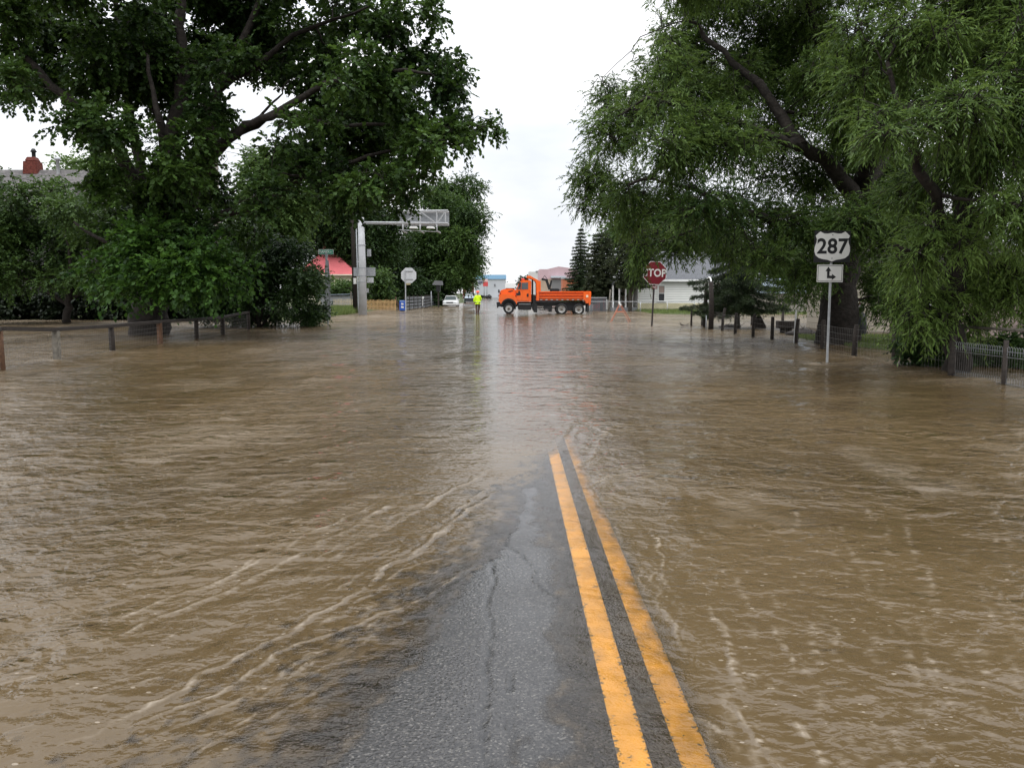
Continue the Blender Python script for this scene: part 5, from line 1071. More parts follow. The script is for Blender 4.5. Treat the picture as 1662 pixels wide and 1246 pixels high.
for px, w1, h1, lb in ((784, 5, 4, 'dark far vehicle parked below the red shop sign'), (793, 7, 6, 'dark tractor like machine parked by the far grey wall'), (780, 3, 5, 'small dark object at the corner of the far street')):
    Y = 290; k = Y/FPX; c = W(px, 482, Y); t = thing('parked_machine', lb, 'vehicle', (c.x, Y, 0), group='vehicles at the end of the street'); 
    MB().box((0, 0, h1*k*.42), (w1*k, 2.5, h1*k*.4)).box((w1*k*.15, 0, h1*k*.78), (w1*k*.45, 2, h1*k*.4)).build('body', M['rubber'], t, bevel=.08)
    for sx in (-1, 1): MB().lathe([(0, -1.4), (.55, -1.4), (.6, -1.2), (.6, 1.2), (.55, 1.4), (0, 1.4)], (sx*w1*k*.33, 0, .45), 12, 'y').build('wheel', M['black'], t)
Y = 250; k = Y/FPX; c = W(768, 480, Y); bk = thing('brick_building', 'narrow reddish brick shop at the left of the far street', 'building', (c.x-1.6, Y, 0)); MB().box((0, 5, 3), (2.9, 10, 6.2)).build('wall', m_br, bk); MB().box((0, 4.9, 6.2), (3.2, 10.4, .3)).build('roof', M['galvd'], bk); window(bk, .2, 2.6, 1.2, 1.2, 0, M['white'], False)
Y = 205; k = Y/FPX; c = W(875.5, 490, Y); pk = thing('pink_building', 'pinkish grey stepped gable building rising behind the dump box of the truck', 'building', (c.x, Y, 0)); He = W(0, 437, Y).z; Wd = 62*k
MB().prism([(0, -.5), (Wd, -.5), (Wd, He), (31*k, W(0, 432.5, Y).z), (12*k, He), (0, He)], 0, 14).build('wall', mat('dusty_pink_stucco', (.46, .33, .35), .8, .2, noise=(.6, .08)), pk)
MB().box((12*k, -.12, W(0, 463, Y).z), (22*k, .2, 20*k)).build('shopfront', mat('tan_shopfront', (.36, .28, .21), .7, noise=(1, .15)), pk)
MB().box((29*k, -.25, W(0, 462, Y).z), (20*k, .4, 16*k)).build('shutter', mat('grey_shutter', (.16, .16, .16), .7), pk); MB().box((30*k, -.6, W(0, 449.5, Y).z), (24*k, 1.2, 3*k)).build('awning', mat('pale_awning', (.42, .46, .50), .6), pk)
Y = 240; k = Y/FPX; c = W(867, 485, Y); gw = thing('white_tower_building', 'pale narrow building with dark capped parapet left of the pink building', 'building', (c.x, Y, 0)); MB().box((0, 4, W(0, 441, Y).z/2), (17*k, 8, W(0, 441, Y).z)).build('wall', mat('pale_render', (.50, .50, .48), .7, noise=(.6, .1)), gw); MB().box((1.4, 3.9, W(0, 440.5, Y).z), (11*k, 8.3, 1.6*k)).build('parapet', M['galvd'], gw)
Y = 190; k = Y/FPX; c = W(925, 490, Y); os_ = thing('orange_brick_shop', 'small orange brick shop with white sign between pink building and spruce', 'building', (c.x, Y, 0)); MB().box((0, 3, 2.4), (24*k, 6, 5)).build('wall', mat('orange_brick', (.36, .12, .06), .8, noise=(2, .2)), os_); MB().box((0, 2.9, 4.95), (25*k, 6.3, .3)).build('roof', M['galvd'], os_)
Y = 150; k = Y/FPX; c = W(926, 467, Y); ws_ = thing('white_sign', 'upright white sign with grey writing just above the truck box rear', 'sign', (c.x, Y, 0)); MB().box((0, 0, c.z), (6.5*k, .1, 11*k)).build('board', M['signw'], ws_); MB().tube([(0, .1, -.2), (0, .1, c.z)], .06, 6).build('post', M['galvd'], ws_)
mb = MB(); [mb.box((.02*i, -.06, c.z+.35-i*.22), (.45-.06*(i % 2), .02, .08)) for i in range(4)]; mb.build('writing_lines', M['galvd'], ws_)
Y = 260; k = Y/FPX; c = W(828, 478, Y); lw = thing('low_shop', 'low far shop with pale roof showing left of the truck cab', 'building', (c.x, Y, 0)); MB().box((0, 3, 1.6), (14*k, 6, 3.4)).build('wall', m_br, lw); MB().box((0, 2.9, 3.9), (16*k, 6.5, 1.4)).build('roof', M['white'], lw)
# loader arm seen over the truck box
Y = 120; k = Y/FPX; c = W(893, 470, Y); lo = thing('loader_machine', 'dark folded loader arm of a parked machine seen over the truck box', 'machine', (c.x, Y, 0))
q = lambda px, py: (W(px, py, Y).x-lo.location.x, 0, W(px, py, Y).z)
mb = MB(); mb.bar(q(879, 453), q(889, 455), .3); mb.bar(q(887, 455), q(892, 470), .35); mb.bar(q(892, 468), q(895, 455), .25); mb.tube([q(880, 453), q(884, 447.5), q(889, 454)], .05, 5); mb.build('arm', M['black'], lo)
MB().box((.6, 0, 1.5), (1.3, 1.6, 1.6)).box((-.1, 0, .8), (4, 2, 1.0)).build('body', M['black'], lo, bevel=.1)
for sx in (-1.3, 1.3): MB().lathe([(0, -.9), (.6, -.9), (.65, -.7), (.65, .7), (.6, .9), (0, .9)], (sx, 0, .5), 14, 'y').build('wheel', M['rubber'], lo)

# ---- left verge fences
def pickets(name, label, pxa, pxb, Ya, Yb, h_, m, n, gap=.42, mr=None):
    t = thing(name, label, 'fence', (0, 0, 0)); a, b = W(pxa, 500, Ya), W(pxb, 500, Yb); Ln = (b-a).length; mb = MB(); e = (b-a).normalized()
    for i in range(n):
        q = a.lerp(b, (i+.5)/n); hh = h_*(1+.03*math.sin(i*5.1)); w_ = Ln/n*(1-gap)
        u = e*w_/2
        mb.add([q+v for v in (Vector((-u.x, -u.y, -q.z-.2)), Vector((u.x, u.y, -q.z-.2)), Vector((u.x, u.y, -q.z+hh)), Vector((0, 0, -q.z+hh+.07)), Vector((-u.x, -u.y, -q.z+hh)))]+[q+v+Vector((0, .03, 0)) for v in (Vector((-u.x, -u.y, -q.z-.2)), Vector((u.x, u.y, -q.z-.2)), Vector((u.x, u.y, -q.z+hh)), Vector((0, 0, -q.z+hh+.07)), Vector((-u.x, -u.y, -q.z+hh)))],
               [(0, 1, 2, 3, 4), (9, 8, 7, 6, 5), (0, 5, 6, 1), (1, 6, 7, 2), (2, 7, 8, 3), (3, 8, 9, 4), (4, 9, 5, 0)])
    mb.build('pickets', m, t); mb = MB()
    for z in (h_*.35, h_*.8): mb.bar((a.x, a.y+.06, z), (b.x, b.y+.06, z), .05, .08)
    mb.build('rails', mr or m, t); return t
pickets('picket_fence', 'weathered pale picket fence behind the grass left of the poles', 541, 578, 84, 84, 1.05, mat('old_picket', (.42, .36, .26), .8, noise=(3, .3)), 15)
pickets('picket_fence', 'new orange tan picket fence between steel column and blue box', 594, 643, 86, 86, .95, mat('new_cedar', (.46, .29, .13), .7, noise=(3, .2)), 22)
g = W(648, 500, 84); t = MB().bar((0, 0, -.2), (-.35, .0, 1.3), .35, .06).bar((.3, 0, -.2), (-.2, 0, .9), .14, .08).build('leaning_boards', M['postb'], loc=(g.x, 84, 0)); tag(t, 'dark brown boards leaning at the end of the orange tan picket fence', 'boards')
g = W(547, 494, 88); t = thing('grey_shed', 'low grey lean-to roof behind the weathered picket fence', 'shed', (g.x, 88, 0)); MB().box((0, 0, .7), (3.0, 1.6, 1.4)).build('wall', M['galvd'], t); MB().prism([(-1.7, 1.42), (1.5, 1.52), (1.5, 1.62), (-1.7, 1.52)], -1, 1).build('roof', mat('slate_sheet', (.16, .19, .22), .5), t); MB().box((1.62, -.8, .9), (.12, .12, 1.9)).build('corner_post', M['postg'], t)
bi = thing('slatted_fence', 'dark grey slatted fence with pale flood marks running back from the octagonal sign', 'fence', (0, 0, 0))
pts = [W(657, 500, 82), W(690, 500, 96), W(700, 500, 108), W(718, 500, 120)]
for a, b in zip(pts, pts[1:]):
    mb = MB(); n = 5
    for j in range(4): mb.bar((a.x, a.y, .2+j*.33), (b.x, b.y, .2+j*.33), .04, .24)
    mb.build('boards', mat('slate_board', (.085, .09, .095), .7, noise=(1.3, .5)), bi)
    for i in range(n): q = a.lerp(b, i/n); MB().box((q.x, q.y-.06, .65), (.12, .1, 1.6)).build('post', M['post'], bi)
q = W(686.5, 483, 94); t = MB().box((0, 0, 0), (.25, .2, .25)).box((0, .05, -.5), (.08, .08, .8)).build('mail_box', M['white'], loc=(q.x, 93.5, q.z)); tag(t, 'small white box perched above the dark slatted fence', 'mailbox')
Y = 100; g = W(711, 500, Y); t = thing('hooded_shelter', 'dark post carrying a grey peaked hood under the cottonwood', 'shelter', (g.x, Y, 0)); zh = W(711, 459, Y).z
MB().prism([(-.62, zh-.25), (-.35, zh+.25), (.5, zh+.22), (.6, zh-.28)], -.4, .4).build('hood', mat('grey_felt', (.13, .13, .135), .8), t); MB().box((.05, 0, zh-.6), (.5, .4, .8)).build('cabinet', M['black'], t, bevel=.03); MB().box((.05, .0, zh/2-.6), (.16, .16, zh-.2)).build('post', M['post'], t)
t = MB().tube([(0, 0, -.3), (0, 0, 1.9)], .05, 7).build('steel_post', M['galvd'], loc=(W(700, 495, 99).x, 99, 0)); tag(t, 'thin grey steel post before the dark hedge left of the white car', 'post')
tree('hedge_shrub', 'dark leafy hedge along the slatted fence behind the octagonal sign', 'hedge', 112,
 [(665, 478, 26, 14), (690, 476, 24, 16), (712, 472, 20, 16), (640, 478, 22, 14)], L_dark, 81, 1500, 9, .34, .26, [(690, 490), (690, 482), (690, 474), (.15, .1)], spray=1.2, gap=0, dj=3, sub=12, zmin=.1)

# ---- A-frame barricade
g = G(999, 523); k = g.y/FPX; ba = thing('barricade_frame', 'faded orange A-frame barricade legs standing in the flood beyond the stop sign', 'barricade', (g.x, g.y, 0))
P_ = lambda px, py: ((px-999)*k, 0, (523-py)*k)
for (a, b, y) in (((1005, 493), (991, 521), 0), ((1005, 494), (1020, 521), 0), ((1006, 494), (996, 517), .5), ((1007, 494), (1023, 517), .5)):
    A_, B_ = P_(*a), P_(*b); MB().bar((A_[0], 0, A_[2]), (B_[0]+(B_[0]-A_[0])*.15, y, B_[2]-.18), .04, .03).build('leg', M['orangef'], ba)
MB().bar(P_(999, 506), P_(1012, 506), .03, .08).build('cross_bar', M['orangef'], ba); MB().bar((P_(1004, 490)[0], 0, P_(1004, 490)[2]), (P_(1007, 496)[0], 0, P_(1007, 496)[2]), .1, .1).build('hinge_block', M['white'], ba)

# ---- dump truck
g = G(806.5, 509); k = g.y/FPX; TS = 1/8.31*k
tk = thing('dump_truck', 'bright orange dump truck standing broadside across the flooded street', 'dump truck', (g.x, g.y, 0))
def T(x, z): return ((x-385)*TS, (700-z)*TS)
def TP(pts): return [T(*p) for p in pts]
HW = 1.15
def side(name, pts, y0, y1, m, bevel=0, parent=None): return MB().prism(TP(pts), y0, y1).build(name, m, parent or tk, bevel=bevel)
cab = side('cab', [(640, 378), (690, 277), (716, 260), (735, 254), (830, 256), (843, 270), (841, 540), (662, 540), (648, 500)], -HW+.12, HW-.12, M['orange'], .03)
side('window', [(716, 290), (800, 286), (800, 374), (712, 378)], -HW+.085, -HW+.112, M['carglass'])
side('window', [(652, 376), (700, 282), (709, 282), (700, 376)], -HW+.09, -HW+.112, M['carglass'])
mb = MB(); a, b = T(643, 372), T(692, 282); mb.add([(a[0]-.02, -HW+.2, a[1]), (a[0]-.02, HW-.2, a[1]), (b[0]-.02, HW-.2, b[1]), (b[0]-.02, -HW+.2, b[1])], [(0, 1, 2, 3)]); mb.v += [(x+.015, y, z) for x, y, z in mb.v]; mb.f += [(7, 6, 5, 4), (0, 4, 5, 1), (1, 5, 6, 2), (2, 6, 7, 3), (3, 7, 4, 0)]; mb.sm += [False]*5; mb.build('windscreen', M['carglass'], tk)
dr = side('door', [(664, 388), (812, 384), (812, 530), (676, 530), (664, 500)], -HW+.095, -HW+.118, M['orange'], .008)
side('handle', [(784, 432), (808, 432), (808, 474), (784, 474)], -HW+.06, -HW+.094, M['black'], .01, dr)
side('emblem', [(640, 425), (668, 425), (672, 396), (692, 394), (700, 425), (702, 455), (650, 458)], -HW+.088, -HW+.0935, M['signk'], 0, dr)
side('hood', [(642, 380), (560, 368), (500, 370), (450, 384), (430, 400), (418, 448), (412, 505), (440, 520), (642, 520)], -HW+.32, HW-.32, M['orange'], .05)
side('hood_vent', [(528, 408), (548, 398), (600, 392), (606, 400), (560, 412)], -HW+.30, -HW+.33, M['black'])
arc = [(545+102*math.cos(R(a)), 598-102*math.sin(R(a))) for a in range(8, 178, 10)]
for y0, y1 in ((-HW, -HW+.42), (HW-.42, HW)):
    side('fender', [(658, 545), (655, 500), (628, 462), (560, 434), (480, 436), (434, 452), (416, 480), (410, 530), (428, 545), (445, 575)]+list(reversed(arc)), y0, y1, M['orange'], .015)
    fa = [(545+104*math.cos(R(a)), 598-104*math.sin(R(a))) for a in range(4, 178, 9)]+[(545+84*math.cos(R(a)), 598-84*math.sin(R(a))) for a in range(175, 0, -9)]
    side('wheel_arch', fa, y0-.04 if y0 < 0 else y1-.05, y0+.3 if y0 < 0 else y1+.04, M['black'])
side('grille', [(404, 450), (414, 446), (410, 520), (400, 520)], -HW+.5, HW-.5, M['galvd'])
for s_ in (-1, 1):
    q = T(420, 490); MB().box((q[0]-.03, s_*.86, q[1]), (.12, .30, .22)).build('headlight', mat('headlight_lens', (.6, .62, .62), .1, .7), tk, bevel=.03)
    q = T(412, 400); mb = MB(); mb.lathe([(0, -.05), (.13, -.05), (.15, 0), (.12, .05), (0, .06)], (q[0], s_*.95, q[1]), 12, 'x'); mb.tube([(q[0], s_*.95, q[1]), (T(440, 440)[0], s_*.9, T(440, 440)[1])], .02, 5); mb.build('hood_mirror', M['black'], tk)
    q = T(690, 320); mb = MB(); mb.box((q[0], s_*(HW+.12), q[1]), (.12, .16, .42)); mb.bar((q[0], s_*(HW+.1), q[1]+.22), (T(706, 300)[0], s_*(HW-.1), q[1]+.25), .03); mb.bar((q[0], s_*(HW+.1), q[1]-.2), (T(690, 380)[0], s_*(HW-.1), q[1]-.25), .03); mb.build('side_mirror', M['black'], tk, bevel=.01)
side('bumper', [(382, 545), (440, 545), (450, 605), (405, 600), (404, 622), (390, 620)], -HW+.02, HW-.02, M['black'], .02)
mb = MB(); q = T(735, 250); mb.lathe([(.14, -.02), (.15, .06), (.10, .12), (0, .13)], (q[0], 0, q[1]), 12); mb.build('beacon', mat('beacon_red', (.5, .04, .03), .2), tk)
mb = MB(); q = T(858, 400); mb.tube([(q[0], -HW+.25, T(0, 560)[1]), (q[0], -HW+.25, T(0, 252)[1]), (q[0]+.08, -HW+.25, T(0, 240)[1])], .075, 10); mb.build('exhaust_stack', M['black'], tk)
side('air_tank_rack', [(848, 440), (900, 450), (900, 660), (868, 660), (848, 600)], -HW+.2, HW-.2, M['black'], .02)
side('chassis_rail', [(600, 545), (1570, 545), (1560, 592), (640, 600)], -.5, .5, M['black'])
side('fuel_tank', [(672, 572), (838, 572), (846, 585), (846, 640), (836, 648), (680, 648), (664, 630), (664, 585)], -HW+.1, -HW+.6, M['black'], .03)
side('step', [(676, 566), (836, 566), (836, 574), (676, 574)], -HW+.02, -HW+.5, M['galvd'])
side('toolbox', [(1010, 596), (1120, 596), (1116, 672), (1078, 675), (1070, 640), (1012, 640)], -HW+.25, HW-.25, M['black'], .02)
for a, b in (((880, 560, 922, 676)), ((1588, 575, 1604, 690))) if False else ((880, 922), (1588, 1604)):
    for s_ in (-1, 1): side('mud_flap', [(a, 560), (b, 560), (b, 680), (a, 680)], s_*HW*.75-.2, s_*HW*.75+.2, M['rubber'])
mb = MB(); mb.tube([(*[T(945, 640)[0]], -.6, T(945, 640)[1]), (T(1060, 650)[0], -.6, T(1060, 655)[1])], .03, 6); mb.tube([(T(925, 620)[0], -.5, T(0, 620)[1]), (T(1180, 620)[0], -.5, T(0, 620)[1])], .04, 6); mb.build('drive_shaft', M['rubber'], tk)
rib = mat('orange_shadow_free_rib', (.78, .12, .01), .35, .5)
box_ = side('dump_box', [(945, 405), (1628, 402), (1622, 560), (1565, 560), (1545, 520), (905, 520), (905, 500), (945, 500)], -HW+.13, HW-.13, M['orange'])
for z, d_ in ((414, 9), (452, 10), (490, 10)): side('box_rib', [(950, z-d_), (1528, z-d_), (1528, z+d_*.7), (950, z+d_*.7)], -HW-.06, -HW+.14, M['orange'], .03, box_)
for z, d_ in ((414, 9), (452, 10), (490, 10)): side('box_rib', [(950, z-d_), (1528, z-d_), (1528, z+d_*.7), (950, z+d_*.7)], HW-.14, HW+.06, M['orange'], .03, box_)
for s_ in (-1, 1):
    side('corner_post', [(1530, 404), (1562, 404), (1562, 540), (1545, 520), (1530, 520)], s_*HW-.05, s_*HW+.06, M['orange'], .015, box_)
    side('corner_post', [(912, 410), (944, 404), (944, 524), (912, 524)], s_*HW-.05, s_*HW+.05, M['orange'], .015, box_)
side('tailgate', [(1598, 405), (1634, 408), (1628, 575), (1604, 590)], -HW, HW, M['orange'], .02, box_)
side('end_panel', [(1562, 404), (1600, 404), (1600, 560), (1565, 560), (1562, 540)], -HW+.02, HW-.02, M['orange'], 0, box_)
side('placard', [(1564, 450), (1594, 450), (1594, 482), (1564, 482)], -HW-.0, -HW+.017, mat('cream_placard', (.70, .58, .42), .5), 0, box_)
for i in range(9): side('reflector', [(960+i*70, 508), (988+i*70, 508), (988+i*70, 518), (960+i*70, 518)], -HW+.10, -HW+.126, mat('reflective_tape', (.75, .68, .64), .4), 0, box_)
can = side('cab_guard', [(786, 200), (826, 196), (862, 218), (912, 245), (944, 262), (966, 268), (968, 400), (945, 404), (945, 524), (910, 524), (908, 300), (895, 268), (850, 242), (786, 224)], -HW+.02, -HW+.12, M['orange'], .01, box_)
side('cab_guard', [(786, 200), (826, 196), (862, 218), (912, 245), (944, 262), (966, 268), (968, 400), (945, 404), (945, 524), (910, 524), (908, 300), (895, 268), (850, 242), (786, 224)], HW-.12, HW-.02, M['orange'], .01, box_)
side('cab_guard_roof', [(790, 203), (826, 199), (862, 221), (912, 248), (940, 264), (940, 274), (900, 256), (850, 230), (790, 212)], -HW+.12, HW-.12, M['orange'], 0, box_)
side('headboard', [(935, 272), (962, 272), (962, 402), (935, 402)], -HW+.12, HW-.12, M['orange'], 0, box_)
rimm = mat('grey_white_rim', (.52, .51, .48), .5, .4, .1, noise=(8, .2)); hubm = mat('muddy_hub', (.12, .10, .08), .7, noise=(12, .4))
def wheel(x, z, r, front):
    q = T(x, z); r *= TS
    for s_ in (-1, 1):
        yc = s_*(HW-.18); w1 = .30
        ty = MB().lathe([(r*.62, -w1/2), (r*.93, -w1/2), (r, -w1/2+.04), (r, w1/2-.04), (r*.93, w1/2), (r*.62, w1/2)], (q[0], yc, q[1]), 32, 'y').build('wheel', M['rubber'], tk)
        yo = yc+s_*(w1/2-.03); d1 = -s_*(.02 if front else .12)
        MB().lathe([(r*.64, 0), (r*.60, -s_*.03), (r*.52, d1), (r*.3, d1*1.0), (0, d1)], (q[0], yo, q[1]), 28, 'y').build('rim', rimm, ty)
        mb = MB(); mb.lathe([(r*.27, d1), (r*.25, d1+s_*.09), (r*.14, d1+s_*.12), (0, d1+s_*.12)], (q[0], yo, q[1]), 14, 'y')
        mb.build('hub', hubm, ty)
        hs_ = MB(); [hs_.lathe([(r*.055, 0), (r*.055, s_*.008), (0, s_*.008)], (q[0]+r*.41*math.cos(R(a)), yo+d1, q[1]+r*.41*math.sin(R(a))), 8, 'y') for a in range(0, 360, 36)]; hs_.build('hand_holes', M['black'], ty)
wheel(545, 628, 70, True); wheel(1245, 636, 76, False); wheel(1470, 640, 76, False)

side('wheel_well', [(428, 455), (655, 455), (662, 600), (640, 610), (440, 610), (425, 560)], -HW+.36, HW-.36, M['black'])
side('axle', [(470, 560), (640, 560), (640, 640), (470, 640)], -HW+.5, HW-.5, M['black'])
side('axle', [(1180, 590), (1540, 590), (1540, 660), (1180, 660)], -HW+.45, HW-.45, M['black'])
# ---- cars coming up the flooded street, seen from the front
def car(name, label, px, pb, wpx, hpx, paint_, kind, sink=.25):
    g = G(px, pb); k = g.y/FPX; t = thing(name, label, 'car' if kind == 'sedan' else 'suv', (g.x, g.y, -sink)); Wd = wpx*k; H = hpx*k+sink; hw = Wd/2; Ln = 4.7
    bz = .30; hood = H*(.60 if kind == 'sedan' else .60); rt = H
    secs = [(0, hw*.86, bz, hood*.80), (.12, hw*.95, bz-.05, hood*.90), (.6, hw, bz-.08, hood*.96), (1.35, hw, bz-.08, hood), (3.4, hw, bz-.08, hood*1.02), (4.4, hw*.96, bz-.05, hood), (Ln, hw*.86, bz, hood*.9)]
    mb = MB(); vs = []
    for y, a, z0, z1 in secs: vs += [(-a*.93, y, z0), (-a, y, z0+.12), (-a, y, z1-.16), (-a*.88, y, z1), (a*.88, y, z1), (a, y, z1-.16), (a, y, z0+.12), (a*.93, y, z0)]
    n = 8; fs = [(i*n+j, i*n+(j+1) % n, (i+1)*n+(j+1) % n, (i+1)*n+j) for i in range(len(secs)-1) for j in range(n)]+[tuple(range(n)), tuple(reversed(range((len(secs)-1)*n, len(secs)*n)))]
    mb.add(vs, fs); mb.build('body', paint_, t, bevel=.03)
    y0, y1, y2, y3 = (1.35, 2.15, 3.3, 4.1) if kind == 'sedan' else (1.3, 1.9, 4.2, 4.6)
    mb = MB(); mb.add([(-hw*.86, y0, hood-.03), (hw*.86, y0, hood-.03), (hw*.66, y1, rt), (-hw*.66, y1, rt), (-hw*.86, y3, hood-.03), (hw*.86, y3, hood-.03), (hw*.66, y2, rt), (-hw*.66, y2, rt)], [(0, 1, 2, 3), (3, 2, 6, 7), (7, 6, 5, 4), (0, 3, 7, 4), (1, 5, 6, 2)]); mb.build('roof', paint_, t, bevel=.04)
    lerp = lambda a, b, f: a+(b-a)*f
    f0, f1 = .10, .88; mb = MB(); za, zb = lerp(hood, rt, f0), lerp(hood, rt, f1); ya, yb = lerp(y0, y1, f0)-.02, lerp(y0, y1, f1)-.02; wa, wb = lerp(hw*.8, hw*.62, f0), lerp(hw*.8, hw*.62, f1)
    mb.add([(-wa, ya, za), (wa, ya, za), (wb, yb, zb), (-wb, yb, zb)]+[(-wa, ya+.02, za), (wa, ya+.02, za), (wb, yb+.02, zb), (-wb, yb+.02, zb)], [(0, 1, 2, 3), (7, 6, 5, 4), (0, 4, 5, 1), (1, 5, 6, 2), (2, 6, 7, 3), (3, 7, 4, 0)]); mb.build('windscreen', mat('pale_windscreen', (.10, .12, .12), .06, .8), t)
    for s_ in (-1, 1):
        mb = MB(); X_ = lambda f: s_*(lerp(hw*.86, hw*.66, f)+.012); mb.add([(X_(.12), lerp(y0, y1, .12)+.15, lerp(hood, rt, .12)), (X_(.12), lerp(y3, y2, .12)-.15, lerp(hood, rt, .12)), (X_(.85), lerp(y3, y2, .85)-.1, lerp(hood, rt, .85)), (X_(.85), lerp(y0, y1, .85)+.1, lerp(hood, rt, .85))], [(0, 1, 2, 3)]); mb.build('side_window', M['carglass'], t)
        MB().box((s_*hw*.70, -.01, hood*.68), (hw*.36, .10, .15)).build('headlight', mat('headlight_lens', (.6, .62, .62), .1, .7), t, bevel=.02)
        MB().box((s_*(hw+.08), 1.7, hood+.1), (.18, .08, .13)).build('side_mirror', paint_, t, bevel=.02)
        for yy in (.85, 3.75):
            wo = MB().lathe([(.0, -.1), (.30, -.1), (.33, -.06), (.33, .06), (.30, .1), (0, .1)], (s_*(hw-.11), yy, .33), 20, 'x').build('wheel', M['rubber'], t); MB().lathe([(.2, 0), (.18, s_*.015), (0, s_*.02)], (s_*(hw-.008), yy, .33), 14, 'x').build('rim', M['galv'], wo)
    MB().box((0, .02, hood*.68), (hw*.92, .10, hood*.18)).build('grille', M['black'], t)
    MB().box((0, -.05, hood*.46), (hw*1.86, .16, .16)).build('bumper', paint_ if kind == 'sedan' else M['black'], t, bevel=.03)
    if kind != 'sedan':
        MB().box((0, -.02, hood*.66), (hw*1.8, .11, hood*.40)).build('front_fascia', mat('dark_fascia', (.05, .055, .065), .4), t, bevel=.03)
    return t
car('parked_car', 'old white sedan nose on in the flood beside the dark hedge', 730, 497, 24.5, 17, M['white'], 'sedan', .15)
car('parked_car', 'pale blue grey four wheel drive seen behind the worker in yellow', 762, 492, 19, 17, mat('pale_blue_paint', (.36, .42, .48), .3, .5), 'suv', .05)

# ---- the worker
g = G(775.5, 508); H = 36*g.y/FPX; s = H/1.83
pn = thing('person', 'person in bright yellow rain jacket and orange hard hat wading with their back turned', 'person', (g.x, g.y, -.06))
m_skin = mat('skin', (.42, .22, .15), .6); m_hi = mat('fluorescent_yellow_cloth', (.62, .90, .02), .7, .2, noise=(5, .10), bump=.02, bscale=8); m_tr = mat('brown_trousers', (.095, .065, .045), .85, .2, noise=(6, .25)); m_boot = mat('dark_red_boot', (.07, .03, .025), .6)
def skin(name, pts, edges, rad, m, parent, root=0):
    me = bpy.data.meshes.new(name); me.from_pydata([(x*s, y*s, z*s) for x, y, z in pts], edges, []); o = bpy.data.objects.new(name, me); COL.objects.link(o); o.parent = parent
    md = o.modifiers.new('skin', 'SKIN'); md.use_smooth_shade = True; sv = me.skin_vertices[0].data
    for i, r in enumerate(rad): rr = r if hasattr(r, '__len__') else (r, r); sv[i].radius = (rr[0]*s, rr[1]*s); sv[i].use_root = (i == root)
    o.modifiers.new('sub', 'SUBSURF').levels = 2; o.modifiers['sub'].render_levels = 2; me.materials.append(m); return o
# joints: feet apart, mid stride, arms bent in front
J = [(0, 0, .94), (0, 0, 1.12), (0, .01, 1.34), (0, .0, 1.47), (0, .01, 1.56), (0, .02, 1.66), (0, .02, 1.75),
     (-.10, 0, .90), (-.10, .03, .50), (-.08, -.06, .10), (-.08, .08, .04), (.10, 0, .90), (.09, .10, .52), (.05, .08, .10), (.05, .22, .05),
     (-.18, 0, 1.42), (-.27, -.02, 1.16), (-.30, .06, .90), (-.31, .09, .80), (.18, 0, 1.42), (.25, .04, 1.18), (.20, .22, 1.05), (.14, .28, 1.05)]
E = [(0, 1), (1, 2), (2, 3), (3, 4), (4, 5), (5, 6), (0, 7), (7, 8), (8, 9), (9, 10), (0, 11), (11, 12), (12, 13), (13, 14), (2, 15), (15, 16), (16, 17), (17, 18), (2, 19), (19, 20), (20, 21), (21, 22)]
RD = [(.15, .11), (.14, .11), (.16, .11), .07, .055, .085, .07, .085, .055, .04, .035, .085, .055, .04, .035, .06, .045, .035, .035, .06, .045, .035, .035]
skin('body', J, E, RD, m_skin, pn)
skin('rain_jacket', [(0, 0, .80), (0, 0, .98), (0, 0, 1.2), (0, .01, 1.38), (0, .0, 1.52), (-.19, 0, 1.41), (-.28, -.02, 1.16), (-.31, .05, .92), (.19, 0, 1.41), (.26, .04, 1.18), (.22, .18, 1.07)],
     [(0, 1), (1, 2), (2, 3), (3, 4), (3, 5), (5, 6), (6, 7), (3, 8), (8, 9), (9, 10)], [(.24, .17), (.23, .17), (.22, .16), (.20, .14), .09, .10, .085, .07, .10, .085, .075], m_hi, pn, 1)
skin('trousers', [(0, 0, .92), (-.11, 0, .84), (-.11, .03, .50), (-.09, -.05, .22), (.11, 0, .84), (.10, .09, .52), (.06, .07, .22)], [(0, 1), (1, 2), (2, 3), (0, 4), (4, 5), (5, 6)], [(.17, .14), .12, .095, .08, .12, .095, .08], m_tr, pn)
for nm, a, b, c_ in (('boot', (-.09, -.05, .30), (-.085, -.06, .07), (-.085, .08, .05)), ('boot', (.06, .07, .30), (.055, .08, .07), (.055, .21, .05))): skin(nm, [a, b, c_], [(0, 1), (1, 2)], [.075, .065, .05], m_boot, pn)
for sx, hx in ((-1, (-.31, .09, .80)), (1, (.14, .28, 1.05))):
    x, y, z = hx; pts = [(x, y, z), (x, y+.02, z-.07)]; ed = [(0, 1)]; rd = [.035, .036]
    for i, (dx, l_) in enumerate(((-.030, .055), (-.010, .065), (.010, .060), (.028, .048))): pts += [(x+dx, y+.025, z-.11), (x+dx*1.1, y+.035, z-.11-l_)]; ed += [(1, len(pts)-2), (len(pts)-2, len(pts)-1)]; rd += [.009, .007]
    pts.append((x-sx*.045, y+.04, z-.06)); pts.append((x-sx*.055, y+.05, z-.10)); ed += [(0, len(pts)-2), (len(pts)-2, len(pts)-1)]; rd += [.011, .008]
    skin('glove', pts, ed, rd, mat('work_glove', (.30, .25, .16), .8), pn)
MB().lathe([(.150*s, 0), (.155*s, .012*s), (.128*s, .02*s), (.124*s, .07*s), (.10*s, .115*s), (.05*s, .145*s), (0, .15*s)], (0, .0, 1.74*s), 20).build('hard_hat', mat('fluorescent_orange_plastic', (.85, .10, .05), .4), pn)
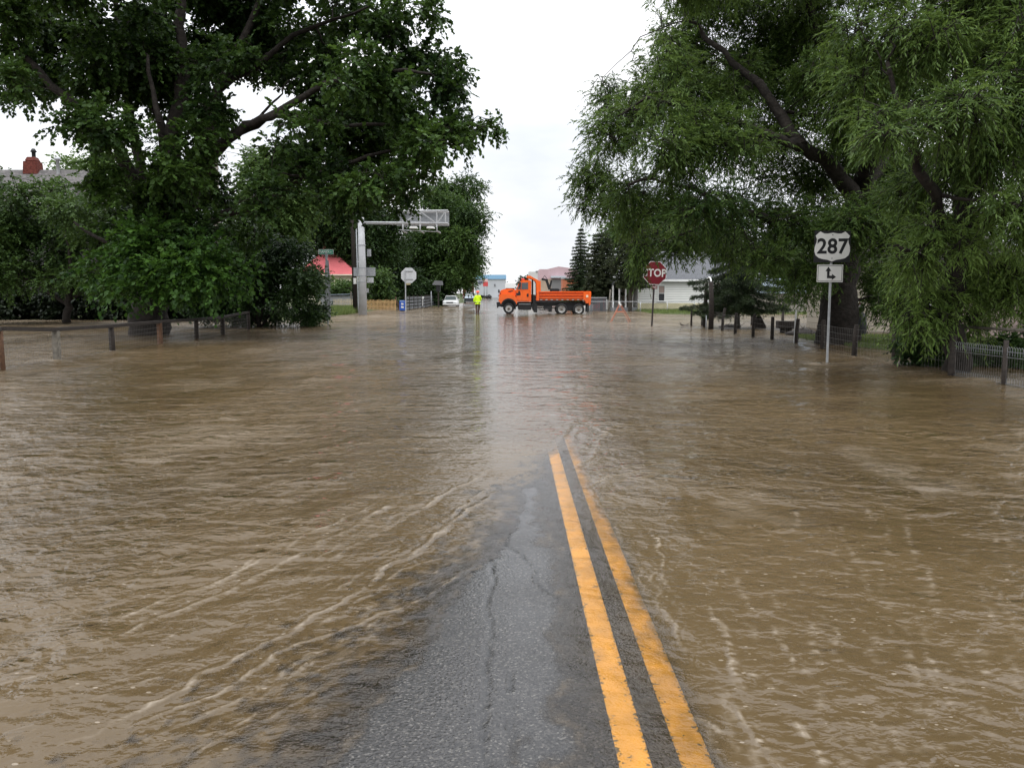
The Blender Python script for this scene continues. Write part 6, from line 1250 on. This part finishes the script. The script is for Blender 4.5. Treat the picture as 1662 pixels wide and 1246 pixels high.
mb = MB(); mb.tube([(-.245*s, -.165*s, .98*s), (0, -.225*s, .98*s), (.245*s, -.165*s, .98*s)], .02*s, 6); mb.build('reflective_band', mat('pale_reflective_band', (.62, .70, .30), .4), pn)

# ================================================================ GRASS
def grass(name, n, region, z, hgt, m, seed):
    rg = np.random.default_rng(seed); P = region(rg, n); k = len(P); a = rg.random(k)*6.283; hh = hgt*(.5+rg.random(k)); w_ = .012+hh*.03
    dx, dy = np.cos(a), np.sin(a); lx, ly = rg.normal(size=k)*.3*hh, rg.normal(size=k)*.3*hh
    B_ = np.stack([P[:, 0], P[:, 1], P[:, 2]], 1); V = np.stack([B_+np.stack([dx*w_, dy*w_, 0*a], 1), B_-np.stack([dx*w_, dy*w_, 0*a], 1), B_+np.stack([lx, ly, hh], 1)], 1).reshape(-1, 3)
    F = np.arange(k*3).reshape(-1, 3); o = np_mesh(name, V, F, m, {'tint': np.repeat(np.clip(.5+.25*rg.normal(size=k), 0, 1), 3)}); return tag(o, kind='stuff')
L_grass = leafmat('grass_blade', (.050, .085, .018), (.17, .22, .065), .35, .6, .3)
def reg_verge(rg, n): y = rg.uniform(52, 80, n); x0 = (503-831)/FPX*y; x1 = (583-831)/FPX*y; x = x0+(x1-x0)*rg.random(n); z = lawn_height(x, y); k = z > -.08; return np.stack([x, y, z], 1)[k]
tag(grass('verge_grass', 26000, reg_verge, 0, .42, L_grass, 1), 'tall pale green grass at the foot of the wooden and steel poles', 'grass')
def reg_yard(rg, n): y = rg.uniform(19, 36, n); x = rg.uniform(9, 22, n); z = lawn_height(x, y); k = (z > .0) & (rg.random(n) < .9); return np.stack([x, y, z], 1)[k]
tag(grass('lawn_grass', 60000, reg_yard, 0, .07, L_grass, 2), 'short green lawn grass rising out of the flood under the willow', 'grass')
def reg_far(rg, n): y = rg.uniform(64, 82, n); x = rg.uniform(10, 34, n); z = lawn_height(x, y); k = z > -.02; return np.stack([x, y, z], 1)[k]
tag(grass('strip_grass', 26000, reg_far, 0, .16, L_grass, 3), 'strip of grass along the foot of the white house', 'grass')
